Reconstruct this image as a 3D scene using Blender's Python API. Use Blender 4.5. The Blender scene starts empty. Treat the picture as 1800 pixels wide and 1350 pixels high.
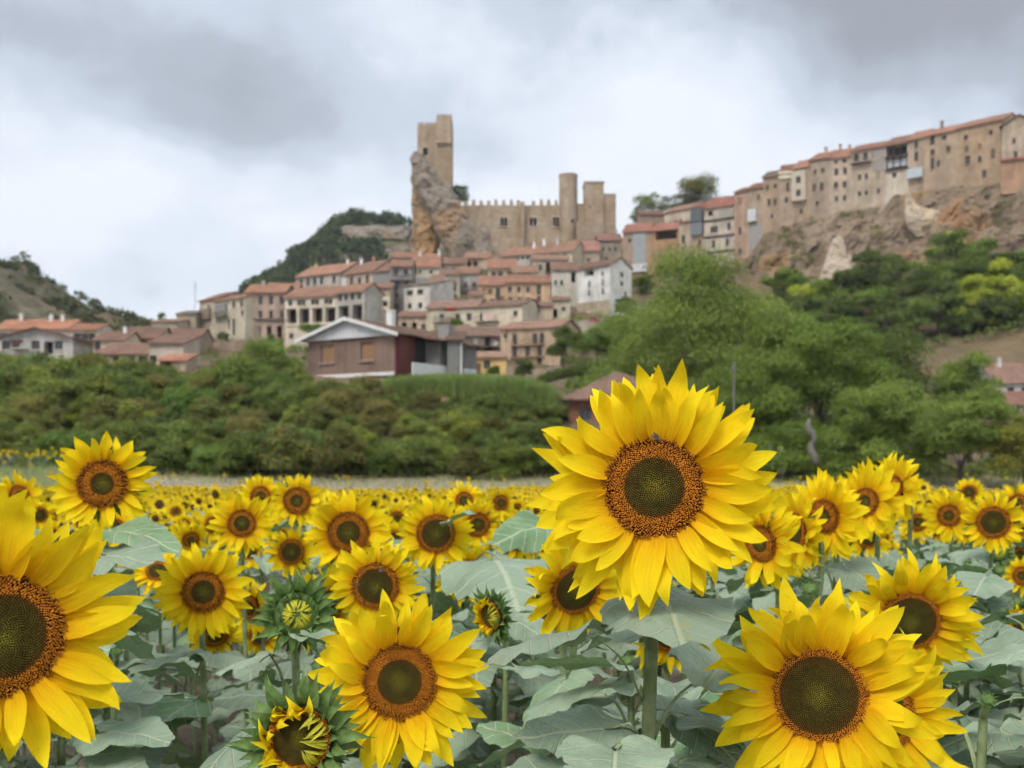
import bpy, bmesh, math, random
import numpy as np
from mathutils import Vector, Matrix, noise
R = math.radians
SC = bpy.context.scene
COL = SC.collection

# ------------------------------------------------------------------ camera, sky, sun, exposure
FPX, HY, CZ = 1900.0, 800.0, 1.9          # focal length, horizon row (photo pixels), eye height
cam = bpy.data.cameras.new('camera'); camo = bpy.data.objects.new('camera', cam); COL.objects.link(camo)
camo.location = (0, 0, CZ); camo.rotation_euler = (R(90), 0, 0)
cam.sensor_width = 36; cam.lens = 36 * FPX / 1800; cam.shift_y = (HY - 675) / 1800
cam.clip_start = 0.05; cam.clip_end = 6000
cam.dof.use_dof = True; cam.dof.focus_distance = 1.62; cam.dof.aperture_fstop = 7.6
SC.camera = camo
SUN_EL, SUN_AZ = R(52), R(205)            # azimuth clockwise from +Y (view direction): behind the camera
sun = bpy.data.lights.new('sun', 'SUN'); suno = bpy.data.objects.new('sun', sun); COL.objects.link(suno)
sun.energy = 1.5; sun.angle = R(24); sun.color = (1.0, 0.94, 0.85)
sd = Vector((math.sin(SUN_AZ) * math.cos(SUN_EL), math.cos(SUN_AZ) * math.cos(SUN_EL), math.sin(SUN_EL)))
suno.rotation_euler = (-sd).to_track_quat('-Z', 'Y').to_euler()
SC.view_settings.view_transform = 'Standard'; SC.view_settings.look = 'None'
SC.view_settings.exposure = 0.70; SC.view_settings.gamma = 1.0
SC.render.engine = 'CYCLES'
SC.cycles.use_denoising = True; SC.cycles.debug_use_spatial_splits = True
SC.cycles.max_bounces = 5; SC.cycles.diffuse_bounces = 3; SC.cycles.glossy_bounces = 2
SC.cycles.transmission_bounces = 2; SC.cycles.transparent_max_bounces = 6
SC.cycles.use_adaptive_sampling = True; SC.cycles.adaptive_threshold = 0.06; SC.cycles.adaptive_min_samples = 12; SC.cycles.volume_bounces = 0

def lin(c):
    return tuple(((v / 255) / 12.92 if v / 255 <= 0.04045 else ((v / 255 + 0.055) / 1.055) ** 2.4) for v in c)
def hexc(h): return lin(tuple(int(h[i:i + 2], 16) for i in (0, 2, 4)))

class NT:
    """small helper for node trees"""
    def __init__(s, tree): s.t = tree; s.L = tree.links
    def n(s, typ, **kw):
        nd = s.t.nodes.new(typ)
        for k, v in kw.items(): setattr(nd, k, v)
        return nd
    def put(s, sock, v):
        if isinstance(v, bpy.types.NodeSocket): s.L.new(v, sock)
        elif v is not None:
            if hasattr(sock.default_value, '__len__') and len(sock.default_value) == 4 and len(v) == 3: v = (*v, 1)
            sock.default_value = v
    def math(s, op, a, b=None, c=None, clamp=False):
        nd = s.n('ShaderNodeMath', operation=op, use_clamp=clamp)
        for i, v in enumerate((a, b, c)):
            if v is not None: s.put(nd.inputs[i], v)
        return nd.outputs[0]
    def vmath(s, op, a, b=None, out=0):
        nd = s.n('ShaderNodeVectorMath', operation=op)
        s.put(nd.inputs[0], a)
        if b is not None: s.put(nd.inputs[1], b)
        return nd.outputs[out]
    def sc(s, vec, f):
        nd = s.n('ShaderNodeVectorMath', operation='SCALE'); s.put(nd.inputs[0], vec); s.put(nd.inputs[3], f); return nd.outputs[0]
    def noise(s, vec, scale, detail=4, rough=.55, dist=0, col=False):
        nd = s.n('ShaderNodeTexNoise'); s.put(nd.inputs['Vector'], vec)
        nd.inputs['Scale'].default_value = scale; nd.inputs['Detail'].default_value = detail
        nd.inputs['Roughness'].default_value = rough; nd.inputs['Distortion'].default_value = dist
        return nd.outputs['Color' if col else 'Fac']
    def ramp(s, fac, stops, interp='LINEAR'):
        nd = s.n('ShaderNodeValToRGB'); s.put(nd.inputs[0], fac); cr = nd.color_ramp; cr.interpolation = interp
        while len(cr.elements) < len(stops): cr.elements.new(0.5)
        for e, (p, c) in zip(cr.elements, stops):
            e.position = p; e.color = (*c, 1) if len(c) == 3 else c
        return nd.outputs[0]
    def mix(s, fac, a, b, blend='MIX'):
        nd = s.n('ShaderNodeMix', data_type='RGBA', blend_type=blend); nd.clamp_factor = True
        s.put(nd.inputs[0], fac); s.put(nd.inputs[6], a); s.put(nd.inputs[7], b)
        return nd.outputs[2]
    def rng(s, v, a, b, c=0, d=1):
        nd = s.n('ShaderNodeMapRange', interpolation_type='SMOOTHSTEP'); s.put(nd.inputs[0], v)
        for i, q in enumerate((a, b, c, d)): nd.inputs[i + 1].default_value = q
        return nd.outputs[0]
    def mapv(s, vec, scale=(1, 1, 1), loc=(0, 0, 0), rot=(0, 0, 0)):
        nd = s.n('ShaderNodeMapping'); s.put(nd.inputs[0], vec)
        nd.inputs[1].default_value = loc; nd.inputs[2].default_value = rot; nd.inputs[3].default_value = scale
        return nd.outputs[0]

# world: nishita sky almost wholly covered by a broken grey cloud deck
W = bpy.data.worlds.new('World'); SC.world = W; W.use_nodes = True
w = NT(W.node_tree); W.node_tree.nodes.clear()
sky = w.n('ShaderNodeTexSky', sky_type='NISHITA', sun_disc=False, sun_elevation=SUN_EL, sun_rotation=SUN_AZ)
sky.air_density = 1.2; sky.dust_density = 2.5
tc = w.n('ShaderNodeTexCoord'); D = tc.outputs['Generated']
sep = w.n('ShaderNodeSeparateXYZ'); w.put(sep.inputs[0], D)
zz = w.math('MAXIMUM', sep.outputs[2], 0.0)
den = w.math('ADD', zz, 0.50)
pl = w.n('ShaderNodeCombineXYZ')
w.put(pl.inputs[0], w.math('DIVIDE', sep.outputs[0], den)); w.put(pl.inputs[1], w.math('DIVIDE', sep.outputs[1], den)); pl.inputs[2].default_value = 3.1
PLV = pl.outputs[0]
big = w.noise(w.mapv(PLV, (1.0, 1.0, 1), (4.2, 1.3, 0)), 2.0, 3, .5, .25)
mid = w.noise(w.mapv(PLV, (1, 1, 1), (1.7, 7.9, 2)), 5.2, 6, .58, .25)
fine = w.noise(PLV, 15.0, 5, .6, .2)
# heavy cloud masses standing in the sky: (azimuth deg from view axis, elevation deg, half sizes deg, weight)
wob = w.sc(w.vmath('SUBTRACT', w.noise(D, 5.5, 4, .55, .2, col=True), (.5, .5, .5)), 0.17)
DW = w.vmath('ADD', D, wob)
CLOUDS = [(-12.5, 17.6, 7.5, 4.4, .66), (-31, 19.5, 10, 3.5, .52), (-8, 27.5, 26, 4.5, .66), (14, 23.5, 13, 3.6, .72), (26, 18.5, 9, 6, .70),
          (-1, 16.2, 4, 2.2, .25), (-17, 9.0, 7, 2.6, .22), (55, 22, 20, 8, .6), (-62, 24, 18, 7, .55), (110, 25, 25, 9, .6), (170, 30, 30, 10, .55), (-120, 22, 25, 9, .6), (40, 60, 30, 18, .5), (-60, 55, 26, 16, .5)]
tot = None
for az, el, ha, he, wt in CLOUDS:
    c = Vector((math.sin(R(az)) * math.cos(R(el)), math.cos(R(az)) * math.cos(R(el)), math.sin(R(el))))
    ta = Vector((math.cos(R(az)), -math.sin(R(az)), 0)); te = c.cross(ta)
    df = w.vmath('SUBTRACT', DW, tuple(c))
    a = w.math('DIVIDE', w.vmath('DOT_PRODUCT', df, tuple(ta), 1), math.sin(R(ha)))
    b = w.math('DIVIDE', w.vmath('DOT_PRODUCT', df, tuple(te), 1), math.sin(R(he)))
    cc = w.vmath('DOT_PRODUCT', DW, tuple(c), 1)
    q = w.math('ADD', w.math('MULTIPLY', a, a), w.math('MULTIPLY', b, b))
    g = w.math('MULTIPLY', w.math('MULTIPLY', w.math('EXPONENT', w.math('MULTIPLY', q, -1.0)), w.math('GREATER_THAN', cc, 0.0)), wt)
    tot = g if tot is None else w.math('ADD', tot, g)
dark = w.math('ADD', tot, w.math('MULTIPLY', w.math('SUBTRACT', big, .5), .75))
dark = w.math('ADD', dark, w.math('MULTIPLY', w.math('SUBTRACT', mid, .5), .72))
dark = w.math('ADD', dark, w.math('MULTIPLY', w.math('SUBTRACT', fine, .5), .10))
ccol = w.ramp(dark, [(0.0, hexc('e9eff8')), (.20, hexc('dde6f2')), (.42, hexc('c6d0df')), (.64, hexc('b1bac7')), (.98, hexc('9da3ae'))], 'EASE')
gain = w.sc(ccol, 0.69)
skyc = w.sc(sky.outputs[0], 0.10)
cover = w.rng(w.math('ADD', mid, w.math('MULTIPLY', tot, .5)), .22, .42, .86, 1.0)
allc = w.mix(cover, skyc, gain)
bg = w.n('ShaderNodeBackground'); w.put(bg.inputs[0], allc); bg.inputs[1].default_value = 1.0
wo = w.n('ShaderNodeOutputWorld'); w.L.new(bg.outputs[0], wo.inputs[0])

# ------------------------------------------------------------------ helpers
def P(px, py, d):
    """photo pixel + distance along the view axis -> point in the world"""
    return Vector(((px - 900) * d / FPX, d, CZ + (HY - py) * d / FPX))
def link(o, parent=None):
    COL.objects.link(o)
    if parent is not None: o.parent = parent
    return o
def tag(o, label=None, cat=None, group=None, kind=None):
    if label: o['label'] = label
    if cat: o['category'] = cat
    if group: o['group'] = group
    if kind: o['kind'] = kind
    return o
def thing(name, loc, label, cat, group=None):
    o = bpy.data.objects.new(name, None); o.empty_display_size = .1; COL.objects.link(o); o.location = loc
    return tag(o, label, cat, group)
def add(name, me, parent=None, m=None, mat=None, color=None):
    o = bpy.data.objects.new(name, me); link(o, parent)
    if m is not None: o.matrix_basis = m
    if mat is not None and not me.materials: me.materials.append(mat)
    if color is not None: o.color = (*color, 1)
    return o
def sub(name, me, part, m, mat=None):
    """a sub-part given in the coordinates of its part's parent"""
    o = bpy.data.objects.new(name, me); COL.objects.link(o); o.parent = part
    o.matrix_parent_inverse = part.matrix_basis.inverted(); o.matrix_basis = m
    if mat is not None and not me.materials: me.materials.append(mat)
    return o
def mesh_np(name, V, F, col=None, uv=None, smooth=False, mi=None, mats=()):
    """V (n,3), F (m,k) equal-sided faces"""
    V = np.asarray(V, np.float32); F = np.asarray(F, np.int32)
    me = bpy.data.meshes.new(name); m, k = F.shape
    me.vertices.add(len(V)); me.vertices.foreach_set('co', V.ravel())
    me.loops.add(m * k); me.loops.foreach_set('vertex_index', F.ravel())
    me.polygons.add(m); me.polygons.foreach_set('loop_start', np.arange(0, m * k, k, dtype=np.int32))
    if col is not None:
        a = me.color_attributes.new('Col', 'FLOAT_COLOR', 'POINT')
        c = np.ones((len(V), 4), np.float32); c[:, :3] = col; a.data.foreach_set('color', c.ravel())
    if uv is not None:
        a = me.uv_layers.new(name='UVMap'); a.data.foreach_set('uv', np.asarray(uv, np.float32)[F.ravel()].ravel())
    if mi is not None: me.polygons.foreach_set('material_index', np.asarray(mi, np.int32))
    if smooth: me.polygons.foreach_set('use_smooth', np.ones(m, bool))
    for x in mats: me.materials.append(x)
    me.update(calc_edges=True); me.validate()
    return me
class MB:
    """collects quads / n-gons and builds one mesh"""
    def __init__(s): s.v = []; s.f = []; s.mi = []
    def poly(s, pts, mi=0):
        b = len(s.v); s.v += [tuple(p) for p in pts]; s.f.append(tuple(range(b, b + len(pts)))); s.mi.append(mi)
    def box(s, x0, x1, y0, y1, z0, z1, mi=0):
        b = len(s.v)
        s.v += [(x, y, z) for z in (z0, z1) for y in (y0, y1) for x in (x0, x1)]
        for f in ((0, 2, 3, 1), (4, 5, 7, 6), (0, 1, 5, 4), (2, 6, 7, 3), (0, 4, 6, 2), (1, 3, 7, 5)):
            s.f.append(tuple(b + i for i in f)); s.mi.append(mi)
    def prism(s, ring0, ring1, mi=0, cap=True):
        b = len(s.v); n = len(ring0); s.v += [tuple(p) for p in ring0] + [tuple(p) for p in ring1]
        for i in range(n):
            j = (i + 1) % n; s.f.append((b + i, b + j, b + n + j, b + n + i)); s.mi.append(mi)
        if cap:
            s.f.append(tuple(range(b + n - 1, b - 1, -1))); s.f.append(tuple(range(b + n, b + 2 * n))); s.mi += [mi, mi]
    def tube(s, pts, rad, n=8, mi=0, cap=True):
        pts = [Vector(p) for p in pts]; b = len(s.v); up = Vector((0.31, .2, .93))
        for i, p in enumerate(pts):
            t = (pts[min(i + 1, len(pts) - 1)] - pts[max(i - 1, 0)]).normalized()
            a = t.cross(up if abs(t.dot(up)) < .95 else Vector((1, 0, 0))).normalized(); c = t.cross(a)
            r = rad[i] if hasattr(rad, '__len__') else rad
            for k in range(n):
                an = 2 * math.pi * k / n
                s.v.append(tuple(p + a * (math.cos(an) * r) + c * (math.sin(an) * r)))
        for i in range(len(pts) - 1):
            for k in range(n):
                j = (k + 1) % n
                s.f.append((b + i * n + k, b + i * n + j, b + (i + 1) * n + j, b + (i + 1) * n + k)); s.mi.append(mi)
        if cap:
            s.f.append(tuple(b + k for k in range(n - 1, -1, -1))); e = b + (len(pts) - 1) * n
            s.f.append(tuple(e + k for k in range(n))); s.mi += [mi, mi]
    def mesh(s, name, mats=(), smooth=False):
        me = bpy.data.meshes.new(name); me.from_pydata(s.v, [], s.f)
        for x in mats: me.materials.append(x)
        if any(s.mi): me.polygons.foreach_set('material_index', s.mi)
        if smooth: me.polygons.foreach_set('use_smooth', [True] * len(s.f))
        me.update(); return me
    def build(s, name, mat, parent=None, m=None, smooth=False, color=None):
        return add(name, s.mesh(name, (mat,) if mat else (), smooth), parent, m, None, color)

# ------------------------------------------------------------------ materials
def new_mat(name):
    m = bpy.data.materials.new(name); m.use_nodes = True; t = NT(m.node_tree); m.node_tree.nodes.clear()
    out = t.n('ShaderNodeOutputMaterial'); b = t.n('ShaderNodeBsdfPrincipled'); t.L.new(b.outputs[0], out.inputs[0])
    b.inputs['Roughness'].default_value = .8; b.inputs['Specular IOR Level'].default_value = .25
    return m, t, b, out
def obj_co(t): return t.n('ShaderNodeTexCoord').outputs['Object']
def world_co(t): return t.n('ShaderNodeNewGeometry').outputs['Position']
def bump(t, b, h, strength=.3, dist=.02):
    nd = t.n('ShaderNodeBump'); t.put(nd.inputs['Height'], h); nd.inputs['Strength'].default_value = strength; nd.inputs['Distance'].default_value = dist
    t.L.new(nd.outputs[0], b.inputs['Normal'])
def translucent(t, b, out, col, fac):
    tr = t.n('ShaderNodeBsdfTranslucent'); t.put(tr.inputs[0], col)
    mx = t.n('ShaderNodeMixShader'); mx.inputs[0].default_value = fac
    t.L.new(b.outputs[0], mx.inputs[1]); t.L.new(tr.outputs[0], mx.inputs[2]); t.L.new(mx.outputs[0], out.inputs[0])
def tinted(name, stain=.35, scale=.5, rough=.9, streak=True, bmp=.25):
    """colour comes from the object, with blotches, streaks and grain"""
    m, t, b, out = new_mat(name); oc = obj_co(t)
    oi = t.n('ShaderNodeObjectInfo'); shift = t.vmath('ADD', oc, t.sc((13., 7., 5.), oi.outputs['Random']))
    n1 = t.noise(shift, scale, 6, .62); n2 = t.noise(t.mapv(shift, (1, 1, .12)), 1.7, 5, .6); n3 = t.noise(shift, 9, 3, .6)
    f = t.math('ADD', t.math('MULTIPLY', n1, .6), t.math('MULTIPLY', n2 if streak else n1, .4))
    f = t.math('ADD', t.math('MULTIPLY', f, .8), t.math('MULTIPLY', n3, .2))
    v = t.rng(f, .30, .70, 1 - stain, 1 + stain * .45)
    c = t.sc(oi.outputs['Color'], v)
    t.put(b.inputs['Base Color'], c); b.inputs['Roughness'].default_value = rough
    if bmp: bump(t, b, n3, bmp, .05)
    return m
M = {}
M['wall'] = tinted('plaster_wall', .46, .35)
M['stone'] = tinted('rubble_stone', .45, .7)
M['plain'] = tinted('painted_surface', .14, .8, .6, True, .1)
def roof_mat():
    m, t, b, out = new_mat('clay_tiles'); oc = obj_co(t); oi = t.n('ShaderNodeObjectInfo')
    n1 = t.noise(oc, .45, 5, .65); n2 = t.noise(t.mapv(oc, (2.2, .5, .5)), 2.4, 4, .6)
    wv = t.n('ShaderNodeTexWave', bands_direction='X'); t.put(wv.inputs[0], oc); wv.inputs['Scale'].default_value = 1.4; wv.inputs['Distortion'].default_value = .6
    f = t.math('ADD', t.math('MULTIPLY', n1, .5), t.math('MULTIPLY', n2, .5))
    v = t.rng(f, .28, .72, .55, 1.30); v = t.math('MULTIPLY', v, t.rng(wv.outputs['Fac'], 0, 1, .82, 1.05))
    c = t.sc(oi.outputs['Color'], v)
    c2 = t.mix(t.rng(t.noise(oc, 1.1, 4, .7), .60, .75, 0, .45), c, (.20, .17, .13))
    t.put(b.inputs['Base Color'], c2); b.inputs['Roughness'].default_value = .9
    bump(t, b, wv.outputs['Fac'], .5, .08); return m
M['roof'] = roof_mat()
def simple(name, col, rough=.6, var=.15, scale=3., spec=.25, metal=0):
    m, t, b, out = new_mat(name); oc = obj_co(t); n = t.noise(oc, scale, 4, .6)
    c = t.mix(n, tuple(x * (1 - var) for x in col), tuple(min(1, x * (1 + var)) for x in col))
    t.put(b.inputs['Base Color'], c); b.inputs['Roughness'].default_value = rough; b.inputs['Specular IOR Level'].default_value = spec; b.inputs['Metallic'].default_value = metal
    return m
M['glass'] = simple('window_glass', (.040, .042, .045), .22, .4, .8, .5)
M['dark'] = simple('unlit_interior', (.030, .026, .022), .95, .4, .7)
M['timber'] = simple('weathered_timber', (.085, .062, .045), .85, .35, 4)
M['frame'] = simple('window_frame_paint', (.20, .16, .12), .7, .3, 2)
M['white'] = simple('white_paint', (.72, .73, .72), .6, .08, 1.5)
M['bark'] = simple('bark', (.12, .10, .078), .95, .4, 6)
M['deadwood'] = simple('bare_grey_wood', (.17, .155, .14), .9, .3, 6)
M['metal'] = simple('galvanised_metal', (.35, .36, .37), .5, .15, 5, .4, .6)
M['hedge'] = None
def foliage(name, trans=.42, rough=.6):
    m, t, b, out = new_mat(name); a = t.n('ShaderNodeAttribute', attribute_name='Col'); oi = t.n('ShaderNodeObjectInfo')
    c = t.vmath('MULTIPLY', a.outputs['Color'], oi.outputs['Color'])
    n = t.noise(world_co(t), .35, 3, .6); v = t.rng(n, .3, .7, 1.95, 2.6)
    c = t.vmath('MULTIPLY', t.sc(c, v), (1.12, 1.0, .74))
    t.put(b.inputs['Base Color'], c); b.inputs['Roughness'].default_value = rough; b.inputs['Specular IOR Level'].default_value = .2
    translucent(t, b, out, c, trans); return m
M['leafage'] = foliage('tree_foliage')

# ------------------------------------------------------------------ terrain
def sstep(a, b, x): t = np.clip((x - a) / (b - a), 0, 1); return t * t * (3 - 2 * t)
ANCH = [(0, 700, 108), (150, 700, 110), (300, 702, 108), (430, 690, 112), (540, 667, 114), (700, 668, 112), (800, 668, 116), (900, 690, 108), (990, 735, 100), (1080, 745, 98), (1200, 765, 104), (1500, 790, 108), (1800, 780, 108), (2100, 780, 108), (-300, 700, 108),
        (-200, 640, 165), (60, 628, 168), (160, 626, 172), (300, 648, 150), (390, 602, 214), (460, 610, 212), (560, 612, 210), (640, 604, 206), (700, 640, 150), (840, 664, 148), (930, 650, 168), (980, 604, 190), (760, 584, 195), (840, 542, 216), (900, 544, 215), (1040, 562, 212),
        (960, 506, 240), (850, 490, 250), (760, 476, 256), (600, 512, 258), (700, 466, 282), (900, 455, 285), (1060, 425, 290), (1090, 474, 270), (520, 545, 255), (400, 556, 260), (200, 606, 250), (0, 606, 250), (-250, 606, 260),
        (760, 450, 305), (900, 446, 310), (1050, 405, 310), (900, 520, 400), (600, 570, 380), (300, 640, 360), (0, 640, 360), (-400, 650, 400),
        (1150, 482, 262), (1220, 460, 258), (1300, 455, 252), (1457, 378, 247), (1560, 352, 241), (1700, 332, 232), (1790, 324, 227), (2000, 318, 225), (2300, 320, 225), (1300, 480, 300), (1500, 420, 300), (1750, 372, 300), (2100, 372, 300), (1700, 480, 420), (1300, 560, 420),
        (1330, 512, 232), (1457, 506, 226), (1600, 486, 218), (1700, 476, 213), (1800, 474, 208), (2000, 480, 206), (2300, 480, 206), (1400, 606, 185), (1600, 600, 185), (1800, 572, 180), (2100, 572, 180), (1600, 650, 160), (1800, 652, 155), (2100, 652, 155), (1300, 655, 160), (1150, 612, 198), (1090, 660, 160),
        (-400, 838, 80), (-200, 838, 80), (0, 836, 80), (200, 838, 80), (400, 838, 80), (600, 838, 80), (800, 840, 80), (1000, 848, 80), (1200, 852, 80), (1400, 852, 80), (1600, 852, 80), (1800, 850, 80), (2000, 850, 80), (2200, 850, 80)]
AP = np.array([tuple(P(*a)) for a in ANCH])
_d = np.linalg.norm(AP[:, None, :2] - AP[None, :, :2], axis=2)
_n = len(AP); _A = np.zeros((_n + 3, _n + 3)); _A[:_n, :_n] = _d + np.eye(_n) * .8
_A[:_n, _n] = 1; _A[:_n, _n + 1:] = AP[:, :2] / 100; _A[_n, :_n] = 1; _A[_n + 1:, :_n] = AP[:, :2].T / 100
_w = np.linalg.solve(_A, np.concatenate([AP[:, 2], np.zeros(3)]))
def ground_z(x, y):
    x = np.atleast_1d(np.asarray(x, float)); y = np.atleast_1d(np.asarray(y, float))
    near = np.interp(y, [-60, 4, 12, 36, 52, 66, 80], [0, 0, -.22, -1.12, -1.2, -.75, .2])
    near = near + 1.15 * sstep(16, 30, -x) * sstep(42, 66, y) * (1 - sstep(70, 80, y) * .6)
    far = np.full(x.shape, 0.0); m = y > 70
    if m.any():
        xx = x[m]; yy = np.minimum(y[m], 430); k = np.clip(yy / np.maximum(1e-6, y[m]), 0, 1); xx = xx * k
        dd = np.sqrt((xx[:, None] - AP[None, :, 0]) ** 2 + (yy[:, None] - AP[None, :, 1]) ** 2)
        far[m] = dd @ _w[:_n] + _w[_n] + xx / 100 * _w[_n + 1] + yy / 100 * _w[_n + 2]
        far[m] = far[m] * (1 - sstep(430, 900, y[m])) + 6 * sstep(430, 900, y[m])
    b = sstep(76, 86, y)
    return near * (1 - b) + far * b
def gz(x, y): return float(ground_z(x, y)[0])

def ground_material():
    m, t, b, out = new_mat('soil_and_dry_grass'); wc = world_co(t)
    sx = t.n('ShaderNodeSeparateXYZ'); t.put(sx.inputs[0], wc)
    n1 = t.noise(wc, .35, 6, .65); n2 = t.noise(wc, 2.5, 6, .65); n3 = t.noise(wc, .06, 4, .55)
    soil = t.ramp(n2, [(.3, (.055, .042, .030)), (.55, (.13, .10, .075)), (.75, (.21, .175, .13))])
    straw = t.ramp(t.math('ADD', t.math('MULTIPLY', n1, .5), t.math('MULTIPLY', n2, .5)), [(.3, (.20, .175, .13)), (.5, (.30, .265, .20)), (.7, (.37, .33, .26))])
    hill = t.ramp(t.math('ADD', t.math('MULTIPLY', n1, .45), t.math('MULTIPLY', n3, .55)), [(.32, (.060, .075, .028)), (.48, (.14, .105, .055)), (.6, (.215, .145, .085)), (.75, (.29, .21, .135))])
    c = t.mix(t.rng(t.math('ADD', sx.outputs[1], t.math('MULTIPLY', n1, 8)), 52, 60), soil, straw)
    c = t.mix(t.rng(t.math('ADD', sx.outputs[1], t.math('MULTIPLY', n1, 6)), 82, 90), c, hill)
    t.put(b.inputs['Base Color'], c); b.inputs['Roughness'].default_value = .95
    bump(t, b, n2, .6, .08); return m
M['ground'] = ground_material()
ys = np.concatenate([np.arange(-30, 6, 2.), np.arange(6, 76, 1.4), np.arange(76, 330, 2.4), np.arange(330, 450, 6.), [480, 530, 600, 700, 900, 1300, 2000, 3200]])
us = np.linspace(-1, 1, 150)
YY, UU = np.meshgrid(ys, us, indexing='ij')
XX = UU * (np.abs(YY) * .82 + 34)
ZZ = ground_z(XX.ravel(), YY.ravel())
rn = np.array([noise.noise(Vector((x * .35, y * .35, 1.))) for x, y in zip(XX.ravel(), YY.ravel())])
ZZ = ZZ + rn * np.where(YY.ravel() > 84, .55, .05)
nr, nc = YY.shape; idx = np.arange(nr * nc).reshape(nr, nc)
Fq = np.stack([idx[:-1, :-1], idx[:-1, 1:], idx[1:, 1:], idx[1:, :-1]], -1).reshape(-1, 4)
tag(add('ground', mesh_np('ground', np.stack([XX.ravel(), YY.ravel(), ZZ], 1), Fq, smooth=True, mats=(M['ground'],))), kind='structure')

# ------------------------------------------------------------------ sunflower materials
def petal_mat():
    m, t, b, out = new_mat('sunflower_petal'); uv = t.n('ShaderNodeUVMap', uv_map='UVMap').outputs[0]
    s = t.n('ShaderNodeSeparateXYZ'); t.put(s.inputs[0], uv); oi = t.n('ShaderNodeObjectInfo')
    st = t.noise(t.vmath('ADD', t.mapv(uv, (9, 1.1, 1)), t.sc((3., 11., 0.), oi.outputs['Random'])), 2.0, 3, .6)
    v = t.math('ADD', s.outputs[1], t.math('MULTIPLY', t.math('SUBTRACT', st, .5), .5))
    c = t.ramp(v, [(.0, (.85, .41, .005)), (.22, (.94, .58, .007)), (.5, (.98, .72, .011)), (1., (.99, .77, .016))])
    k = t.rng(st, .25, .75, .95, 1.06); k = t.math('MULTIPLY', k, t.math('ADD', .92, t.math('MULTIPLY', oi.outputs['Random'], .14)))
    c = t.sc(c, k)
    sp = t.math('MULTIPLY', t.rng(t.noise(t.vmath('ADD', t.mapv(uv, (2.2, 6, 1)), t.sc((31., 17., 3.), oi.outputs['Random'])), 2.6, 4, .6), .66, .76), t.rng(s.outputs[1], .5, .95, 0, .55))
    c = t.mix(sp, c, (.42, .20, .03)); t.put(b.inputs['Base Color'], c); b.inputs['Roughness'].default_value = .7; b.inputs['Specular IOR Level'].default_value = .10
    wv = t.noise(t.mapv(uv, (16, .7, 1)), 2.2, 2, .5); bump(t, b, wv, .35, .004)
    translucent(t, b, out, t.sc(c, 1.0), .30); return m
M['petal'] = petal_mat()
def col_mat(name, rough=.8, trans=0, tint=False):
    m, t, b, out = new_mat(name); c = t.n('ShaderNodeAttribute', attribute_name='Col').outputs['Color']
    if tint: c = t.sc(c, t.math('ADD', .8, t.math('MULTIPLY', t.n('ShaderNodeObjectInfo').outputs['Random'], .4)))
    t.put(b.inputs['Base Color'], c); b.inputs['Roughness'].default_value = rough
    if trans: translucent(t, b, out, c, trans)
    return m
M['floret'] = col_mat('disc_florets', .85)
M['field'] = col_mat('field_of_sunflowers', .7, .15)
M['disc'] = simple('disc_bed', (.055, .022, .004), .95, .4, 20)
def green_mat(name, a, c2, scale, trans=.1, rough=.6):
    m, t, b, out = new_mat(name); oc = obj_co(t); n = t.noise(oc, scale, 4, .6); oi = t.n('ShaderNodeObjectInfo')
    c = t.mix(t.rng(n, .3, .7), a, c2); c = t.sc(c, t.math('ADD', .82, t.math('MULTIPLY', oi.outputs['Random'], .36)))
    t.put(b.inputs['Base Color'], c); b.inputs['Roughness'].default_value = rough
    if trans: translucent(t, b, out, c, trans)
    return m
M['calyx'] = green_mat('sunflower_calyx', (.07, .13, .03), (.13, .21, .06), 3)
M['bract'] = green_mat('sunflower_bract', (.085, .16, .035), (.19, .29, .09), 2.5, .18)
M['stem'] = green_mat('hairy_stem', (.15, .20, .075), (.27, .33, .17), 26, 0, .85)
M['petiole'] = green_mat('leaf_stalk', (.19, .24, .10), (.30, .35, .19), 5, 0, .85)
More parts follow.
